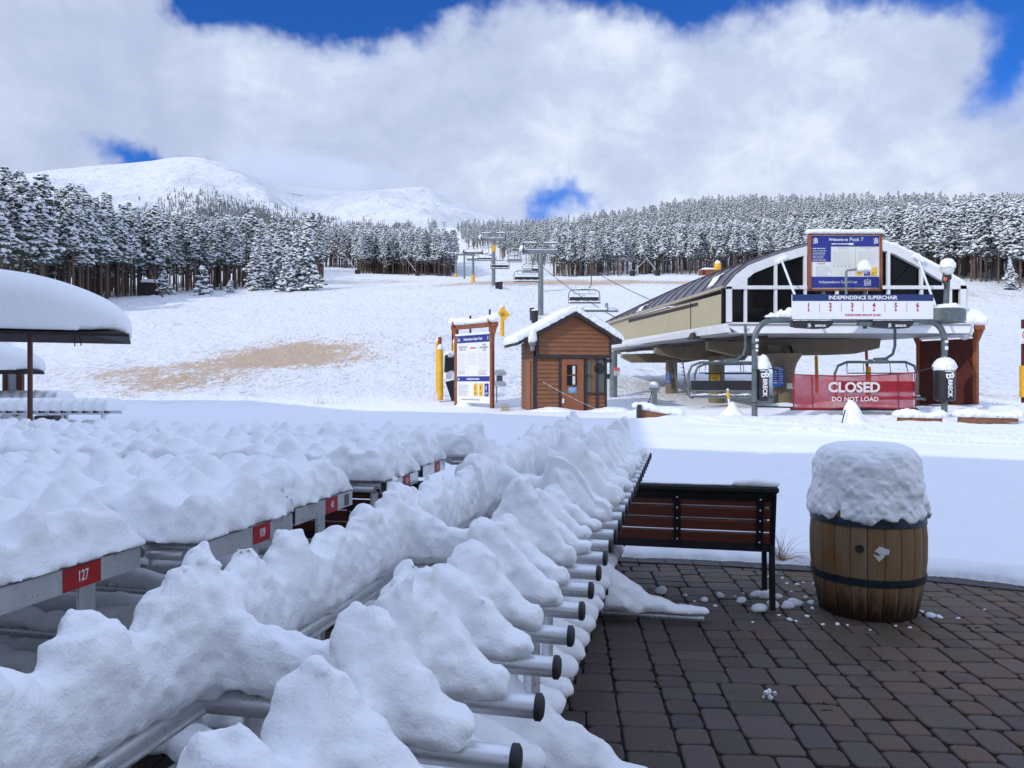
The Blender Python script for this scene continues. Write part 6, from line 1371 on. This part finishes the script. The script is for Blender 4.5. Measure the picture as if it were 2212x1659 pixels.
# ---------------- lift towers and cable ----------------
TOPS = []
def tower(x, ybase, ytop, Y, dia, armw, label, mt=STEEL, frame=True, yellow=False, tops=None):
    b = G(x, Y); zt2 = P(0, ytop, Y).z; zb2 = b.z - .6; xx = (x - CX) / F * Y
    o = thing('lift_tower', label, 'lift tower', (xx, Y, b.z - .1), 'towers of the chairlift')
    MB().tube([(xx, Y, zb2), (xx, Y, zt2)], [dia / 2, dia * .44], 16).build('pole', mt, o, smooth=True)
    MB().box((xx, Y, zt2 + .1), (armw, .45, .42), bev=.08).build('crossarm', STEEL, o)
    for s in (-1, 1):
        m = MB(); m.box((xx + s * armw * .46, Y, zt2 + .22), (.14, 3.6, .22))
        for k in range(8): m.lathe([(.2, -.05), (.2, .05)], (0, 0, 0), 8) if False else m.box((xx + s * armw * .46, Y - 1.6 + k * .45, zt2 + .42), (.10, .36, .36), bev=.08)
        m.build('sheave_train', TRIM, o)
    if frame:
        m = MB(); hz2 = zt2 + 1.15
        for s in (-1, 1): m.tube([(xx + s * armw * .36, Y, zt2 + .2), (xx + s * armw * .42, Y, hz2)], .07, 6)
        m.tube([(xx - armw * .45, Y, hz2), (xx - armw * .1, Y, hz2)], .09, 6); m.tube([(xx + armw * .1, Y, hz2), (xx + armw * .45, Y, hz2)], .09, 6)
        m.tube([(xx - armw * .4, Y - .3, zt2 + .5), (xx + armw * .4, Y - .3, zt2 + .5)], .05, 6); m.build('lifting_frame', STEEL, o)
        MB().box((xx - armw * .28, Y, hz2 + .13), (armw * .34, .3, .14), bev=.05).box((xx + armw * .28, Y, hz2 + .13), (armw * .34, .3, .14), bev=.05).build('frame_snow', SNOWSOFT, o)
    snow_net('snow', lambda a, c, z: smin(loaf(a, c, z, (-armw * .46, 0), (armw * .46, 0), lambda t: .26 + .10 * np.sin(t * 17), lambda t: .28 + 0 * t), np.sqrt(((a + armw * .48) / .42) ** 2 + (c / .8) ** 2 + ((z - .15) / .5) ** 2) * .3 - .3, .05), ((-armw * .6, armw * .55), (-.9, .9), (-.05, .7)), .08, o, lambda v: v + (xx, Y, zt2 + .27), nz=(.05, .0, 0), m=SNOWSOFT)
    if yellow: MB().tube([(xx, Y, b.z - .2), (xx, Y, b.z + 1.5)], dia * .75, 12).build('yellow_pad', YEL, o, smooth=True)
    m = MB()
    for k in range(int((zt2 - b.z) / .35)): m.box((xx + dia * .5, Y - dia * .2, b.z + 1 + k * .35), (.22, .03, .02))
    m.build('ladder_rungs', STEEL, o)
    TOPS.append((xx, Y, zt2 + .62, armw * .46)); return o
tower(1168, 690, 546, 95, .72, 4.7, 'nearest grey lift tower with snow-piled crossarm, above the wooden hut')
tower(1066, 617, 519, 127, .66, 4.3, 'second lift tower with yellow band and black bins at its foot', mt=STEEL)
o2 = [o for o in COL.objects if o.name.startswith('lift_tower')][-1]; p_ = P(1066, 530, 127); MB().tube([p_ + Vector((0, 0, -1.1)), p_ + Vector((0, 0, 0))], .36, 12).build('yellow_band', YEL, o2)
tower(1022, 602, 548, 152, .5, 4.0, 'third lift tower with yellow padded foot left of the second tower', yellow=True, frame=False)
tower(1003, 585, 551, 215, .55, 4.4, 'fourth lift tower, thin and unpadded, between two yellow-footed ones', frame=False)
tower(985, 578, 549, 260, .6, 5, 'fifth lift tower with yellow foot close to the middle forest edge', yellow=True, frame=False)
tower(959, 505, 480, 760, .9, 7, 'highest tiny lift tower standing on the skyline gap', frame=False)
def cable(pts, label, r_=.03):
    o = MB().tube(pts, r_, 5).build('haul_rope', BLACKMET); tag(o, label, 'cable', 'haul ropes of the chairlift')
def catn(a, b, sag, n=14): return [Vector(a).lerp(Vector(b), k / n) - Vector((0, 0, sag * 4 * (k / n) * (1 - k / n))) for k in range(n + 1)]
t1, t2, t3 = TOPS[0], TOPS[1], TOPS[2]
for s, lb in ((-1, 'uphill steel haul rope on the left side of the towers'), (1, 'downhill steel haul rope on the right side of the towers')):
    fx = (xbl + wB * .5) + s * 2.6
    a = (fx, YBt + .3, sz_(700, YBt)); b = (t1[0] + s * t1[3], t1[1], t1[2]); c = (t2[0] + s * t2[3], t2[1], t2[2]); d = (t3[0] + s * t3[3], t3[1], t3[2])
    e_ = P(1003 + s * 5, 547, 215); f_ = P(985 + s * 4, 546, 260); g_ = P(959 + s * 2, 480, 760)
    cable(catn(a, b, .6) + catn(b, c, .3)[1:] + catn(c, d, .3)[1:] + catn(d, e_, .5)[1:] + catn(e_, f_, .3)[1:] + catn(f_, g_, 3)[1:], lb)
cw = thing('rope_guide', 'grey rope guide arm with snow, between the hut roof and the terminal roof', 'lift part', P(1290, 690, 50))
MB().tube([P(1246, 668, 50), P(1300, 695, 50)], .11, 6).tube([P(1252, 672, 50), P(1335, 672, 50)], .07, 6).tube([P(1308, 672, 50), P(1309, 655, 50), P(1312, 655, 50), P(1313, 670, 50)], .05, 6).tube([P(1296, 690, 50), P(1297, 720, 50)], .08, 6).build('arm', STEEL, cw)
MB().box(P(1285, 668, 50), (1.6, .3, .16), bev=.05).box(P(1252, 665, 50), (.5, .4, .25), bev=.08).build('snow', SNOWSOFT, cw)

# ---------------- smaller things on the slope ----------------
def bin_(x, ybase, Y, w, h, label, group=None):
    b = G(x, Y); o = thing('black_bin', label, 'bin', b, group); W_ = w / F * Y / 2; hh = h / F * Y
    MB().lathe([(W_ * .82, -.2), (W_ * .85, 0), (W_, hh), (W_ * 1.06, hh), (W_ * 1.06, hh + .06), (W_ * .9, hh + .06)], b, 16).build('drum', BLACKPL, o, smooth=True)
    MB().lathe([(W_ * .98, hh + .04), (W_ * .9, hh + .16), (W_ * .5, hh + .24), (0, hh + .26)], b, 16).build('snow', SNOWSOFT, o, smooth=True)
bin_(1155, 688, 88, 16, 26, 'black bin with snowy lid left of the nearest lift tower', 'black bins by the lift towers'); 
bin_(1149, 688, 92, 10, 24, 'black bin half hidden behind the one beside the nearest tower', 'black bins by the lift towers')
bin_(1074, 624, 124, 9, 14, 'small black bin at the foot of the second lift tower, left of a pair', 'black bins by the lift towers'); bin_(1081, 625, 123, 10, 16, 'small black bin at the foot of the second lift tower, right of a pair', 'black bins by the lift towers')
def ypost(x, ytop, ybot, w, Y, label, lean=0, mt=YEL, snow=True, group='yellow padded posts'):
    a, b = P(x + lean, ytop, Y), P(x, ybot, Y); o = thing('padded_post', label, 'padded post', b, group); r_ = w / F * Y / 2
    MB().tube([b - Vector((0, 0, .3)), b.lerp(a, .05), b.lerp(a, .95), a], [r_, r_ * 1.02, r_, r_ * .8], 14).build('pad', mt, o, smooth=True)
    if snow: MB().lathe([(r_, 0), (r_ * 1.02, .08), (r_ * .6, .22), (0, .28)], a - Vector((0, 0, .06)), 14).build('snow', SNOWSOFT, o, smooth=True)
    return o
ypost(951, 752, 851, 13, 38.5, 'tall yellow padded post, nearer of the pair left of the notice board')
ypost(946, 735, 835, 9, 41, 'yellow padded post partly hidden behind the nearer one left of the notice board')
o = ypost(983, 738, 790, 10, 42, 'yellow padded post showing beside the left leg of the notice board')
ypost(1085, 663, 718, 9, 66, 'yellow padded post carrying the diamond warning sign')
ds = thing('warning_sign', 'yellow diamond warning sign on the padded post up the slope', 'sign', P(1087, 690, 66)); c = P(1087, 679.5, 65.7); r_ = .60
MB().prism([c + Vector((-r_, 0, 0)), c + Vector((0, 0, -r_)), c + Vector((r_, 0, 0)), c + Vector((0, 0, r_))], (0, .04, 0)).build('plate', YEL, ds); B = Board(c + Vector((-.3, -.02, .2)), .6, .4, 0, ds); B.lines(.08, .08, .42, 3, .11, .05, TRIM, 3)
MB().tube([P(1087, 700, 66), P(1086, 660, 66)], .05, 6).box(P(1086, 664, 66), (.32, .2, .3)).build('pole', STEEL, ds)
for x, y0, y1, Y, lb in ((950, 728, 800, 39.4, 'dark red pole rising beside the tall yellow post'), (978, 700, 740, 43, 'thin dark red pole behind the left end of the notice board'), (1016, 682, 710, 45, 'thin dark red pole above the left part of the notice board'), (1058, 668, 700, 46, 'thin dark red pole above the right end of the notice board')):
    o = thing('marker_pole', lb, 'pole', P(x, y1, Y), 'dark red marker poles'); MB().tube([P(x, y1 + 70, Y), P(x, y0, Y)], .06 if x > 960 else .10, 8).build('shaft', BACKW if x > 960 else POSTW, o); MB().lathe([(.07, 0), (.04, .08), (0, .1)], P(x, y0, Y), 8).build('snow', SNOWSOFT, o)
spk = thing('black_equipment_case', 'black box under a snow cap behind the notice board, tilted above a second one', 'equipment', P(974, 860, 39))
MB().box(P(974, 786, 39.2), (.62, .6, .92), Matrix.Rotation(R(3), 3, 'Y'), bev=.05).build('case', BLACKPL, spk); MB().prism([P(962, 825, 38.8), P(990, 818, 38.8), P(990, 868, 38.8), P(976, 868, 38.8)], (0, .5, 0)).build('lower_case', BLACKPL, spk)
for (x, y, w_, h_, d_) in ((974, 768, .66, .34, .6), (976, 814, .85, .5, .7)): MB().lathe([(w_ / 2, 0), (w_ / 2, h_ * .4), (w_ * .35, h_ * .85), (0, h_)], P(x, y + 4, 39.2), 16).build('snow', SNOWSOFT, spk, smooth=True)
lb_ = thing('black_base_box', 'black box at the foot of the notice board in a heap of snow', 'equipment', P(1003, 870, 37.4)); MB().box(P(1003, 862, 37.4), (.5, .4, .5), bev=.05).build('case', BLACKPL, lb_); MB().lathe([(.5, 0), (.42, .2), (.2, .36), (0, .4)], P(1006, 880, 37.0), 16).build('snow', SNOWSOFT, lb_, smooth=True)
cb = thing('control_stand', 'small white snow-topped equipment stand right of the notice board', 'equipment', P(1078, 860, 37))
for (x, y, w_, h_) in ((1080, 806, .6, .30), (1079, 829, .65, .26)): MB().lathe([(w_ / 2, 0), (w_ / 2 + .03, h_ * .4), (w_ * .38, h_ * .9), (0, h_)], P(x, y + 5, 37), 14).build('snow', SNOWSOFT, cb, smooth=True)
MB().box(P(1079, 818, 37), (.3, .1, .3)).tube([P(1073, 835, 37), P(1073, 870, 37)], .03, 6).tube([P(1068, 812, 37), P(1068, 830, 37)], .02, 5).build('frame', STEEL, cb)
ep = thing('electric_pedestal', 'pale green power pedestal capped with snow, left of the terminal columns', 'pedestal', P(1413, 875, 38)); MB().box(P(1413.5, 856, 38), (.24, .22, .9), bev=.03).box(P(1413, 840, 38), (.5, .3, .2), bev=.03).build('box', mat('pale_green_paint', (.42, .46, .40), .5), ep)
MB().lathe([(.24, 0), (.26, .12), (.16, .28), (0, .34)], P(1413, 838, 38), 14).build('snow', SNOWSOFT, ep, smooth=True); MB().tube([P(1408, 846, 37.9), P(1404, 862, 37.9), P(1398, 874, 37.9)], .02, 5).build('cable', BLACKPL, ep)
mp_ = thing('marker_stake', 'white stake with a yellow top in a cone of snow in front of the terminal', 'stake', P(1577, 900, 28)); MB().tube([P(1580, 900, 28), P(1574, 862, 28)], .045, 8).build('stake', PAPER, mp_, smooth=True); MB().tube([P(1574, 862, 28), P(1572, 845, 28)], .05, 8).build('yellow_tip', YEL, mp_, smooth=True); MB().lathe([(.05, .03), (.035, .08), (0, .1)], P(1572, 845, 28), 8).build('snow', SNOWSOFT, mp_)
MB().lathe([(.7, -.1), (.45, .15), (.2, .40), (.06, .62), (0, .64)], P(1582, 905, 28), 16).build('snow_cone', SNOWSOFT, mp_, smooth=True)
def ski(lab):
    o = thing('spare_board', lab, 'board', P(1560, 832, 31)); MB().tube([P(1513, 832, 31), P(1522, 830, 31), P(1590, 829, 31), P(1603, 832, 31)], [.05, .13, .13, .05], 10, flat=.5).build('board', LGREYP, o, smooth=True)
ski('pale snow-dusted board resting across the left parked chair')
# snow-covered stand in front of the banner
sm_ = thing('snow_covered_stand', 'black tripod stand buried under a tall leaning heap of snow before the red banner', 'stand', P(1845, 924, 24.5))
snow_net('snow', lambda x, y, z: np.maximum(np.sqrt(((x - .16 * (.8 - z)) / (.22 + .30 * np.clip(.8 - z, 0, 2) ** 1.8)) ** 2 + (y / .25) ** 2 + (np.clip(z - .4, 0, 9) / .42) ** 2) * .24 - .24, z - .84), ((-.7, 1.1), (-.5, .5), (-.1, 1.05)), .035, sm_, lambda a: a + (P(1838, 0, 24.5).x, 24.5, .05), nz=(.03, .012, 0), m=SNOWSOFT)
MB().tube([P(1826, 885, 24.3), P(1817, 921, 24.3), P(1828, 922, 24.3)], .02, 6).tube([P(1836, 895, 24.4), P(1822, 918, 24.6)], .02, 6).build('stand_legs', BLACKPL, sm_)
# timber edging
for (x0, y0, x1, y1, h_, Y, lb) in ((1379, 884, 1466, 899, 13, 27.0, 'brown timber edging under snow left of the gantry, highest at its left end'), (2078, 901, 2200, 904, 4, 24.6, 'strip of brown timber edging under snow right of the gantry'), (1946, 902, 2036, 904, 3, 24.8, 'strip of red timber edging under snow behind the right gantry post')):
    a, b = P(x0, y0, Y), P(x1, y1, Y); o = thing('timber_edging', lb, 'timber', (a + b) / 2, 'timber edgings'); hh = h_ / F * Y
    MB().prism([a, b, b - Vector((0, 0, hh * .4 + .1)), a - Vector((0, 0, hh + .15))], (0, .25, 0)).build('plank', CLAP, o)
    if h_ > 8: MB().box(a - Vector((-.02, 0, .08)), (.14, .3, .5)).build('end_post', TRIM, o)
    L_ = (b - a).length
    snow_net('snow', lambda x, y, z: loaf(x, y, z, (.0, .12), (L_, .12), lambda t: .26 + .06 * np.sin(t * 7), lambda t: .22 + 0 * t), ((-.3, L_ + .3), (-.3, .5), (-.03, .5)), .05, o, lambda v: np.stack([a.x + v[:, 0], a.y + v[:, 1], a.z + (b.z - a.z) * v[:, 0] / L_ + v[:, 2] - .02], 1), nz=(.04, .02, 0), m=SNOWSOFT)
# posts and poles behind the banner and at the right edge
ypost(1765, 768, 835, 7, 36, 'thin yellow post visible left of centre through the red banner', lean=-2, snow=False)
ypost(1876, 792, 855, 11, 36, 'yellow padded post visible behind the middle of the red banner', snow=False)
o = thing('marker_pole', 'dark red pole behind the red banner, reaching up to the terminal', 'pole', P(1872, 860, 36.2), 'dark red marker poles'); MB().tube([P(1877, 860, 36.2), P(1870, 735, 36.2)], .07, 8).build('shaft', POSTW, o)
o = thing('trail_sign_post', 'no-entry sign on a yellow-padded dark red pole, cut off by the right edge', 'sign', P(2212, 855, 32)); MB().tube([P(2214, 870, 32), P(2214, 690, 32)], .14, 8).build('pole', BACKW, o); MB().tube([P(2213, 858, 31.9), P(2213, 790, 31.9)], .19, 10).build('yellow_pad', YEL, o, smooth=True)
B = Board(P(2203, 710, 31.7), .62, .62, 0, o); B.rect(0, 0, .62, .62, PAPER, 'plate'); q = MB(); q.tube([B.pt(.31 + .2 * math.cos(t_), .26 + .2 * math.sin(t_), .01) for t_ in [i * .5236 for i in range(13)]], .02, 4); q.tube([B.pt(.17, .12, .01), B.pt(.45, .40, .01)], .02, 4); q.build('red_ring', REDP, o); B.lines(.08, .55, .45, 1, .1, .04, GREYP, 3)
# sheds
sh = thing('small_red_shed', 'tiny red-brown shed with snowy roof at the treeline right of the lift', 'shed', G(1530, 235)); p = G(1530, 235); w_ = 40 / F * 235
zc_ = P(0, 589, 235).z
MB().box((p.x, 235, zc_ - .8), (w_ * .92, 3, 3.2)).build('wall', POSTW, sh); MB().prism([(p.x - w_ * .52, 233.2, zc_ + .7), (p.x - .3 * w_, 233.2, zc_ + 1.35), (p.x + w_ * .52, 233.2, zc_ + 1.1), (p.x + w_ * .52, 233.2, zc_ + .8)], (0, 3.6, 0)).build('snowy_roof', SNOWSOFT, sh); MB().box((p.x - w_ * .3, 233.45, zc_ - .6), (.7, .1, 1.8)).build('door', TRIM, sh)
sh = thing('dark_shed', 'dark shed with a snowy roof among the trunks of the left stand', 'shed', G(325, 147)); p = G(325, 147)
MB().box((p.x, 147, p.z + 1.1), (3.6, 2.6, 2.6)).build('wall', TRIM, sh); MB().prism([(p.x - 1.2, 145.4, p.z + 2.5), (p.x + 2.0, 145.4, p.z + 2.4), (p.x + 1.7, 145.4, p.z + 3.0), (p.x - .9, 145.4, p.z + 3.1)], (0, 3, 0)).build('snowy_roof', SNOWSOFT, sh)
lg = thing('leaning_trunk', 'bare pale trunk leaning diagonally beside the dark shed', 'tree trunk', G(352, 136)); MB().tube([G(352, 136), P(322, 582, 137)], [.17, .08], 8).build('stem', BARK, lg)
for x, y, Y, lb in ((1550, 575, 225, 'yellow snow gun on a stand at the treeline above the red shed'),):
    o = thing('snow_gun', lb, 'snow gun', G(x, Y)); MB().tube([G(x, Y), P(x, 582, Y)], .25, 6).build('stand', STEEL, o); MB().lathe([(.9, -.9), (1.1, 0), (.9, .9)], P(x, 576, Y), 12).build('barrel', YEL, o); MB().lathe([(.9, 0), (.9, .5), (.5, 1.2), (0, 1.4)], P(x, 572, Y), 12).build('snow', SNOWSOFT, o, smooth=True)
for x, y, Y, lb in ((772, 601, 286, 'black drum with stand at the left end of the middle stand'), (902, 601, 282, 'black drum with a leaning snow lance before the middle stand'), (1366, 607, 255, 'low black drum at the treeline between the lift and the red shed'), (1420, 606, 252, 'black drum under a leaning lance at the right treeline')):
    p = G(x, Y); o = thing('snow_lance', lb, 'snow gun', p, 'snow lances along the treelines'); MB().lathe([(.9, 0), (1.0, 1.6), (.8, 1.8)], p, 10).build('drum', BLACKPL, o); MB().tube([p + Vector((0, 0, 1)), p + Vector((-6 if x != 1366 else 5, 0, 9 if x != 1366 else 6))], [.12, .06], 5).build('lance', LGREYP, o)
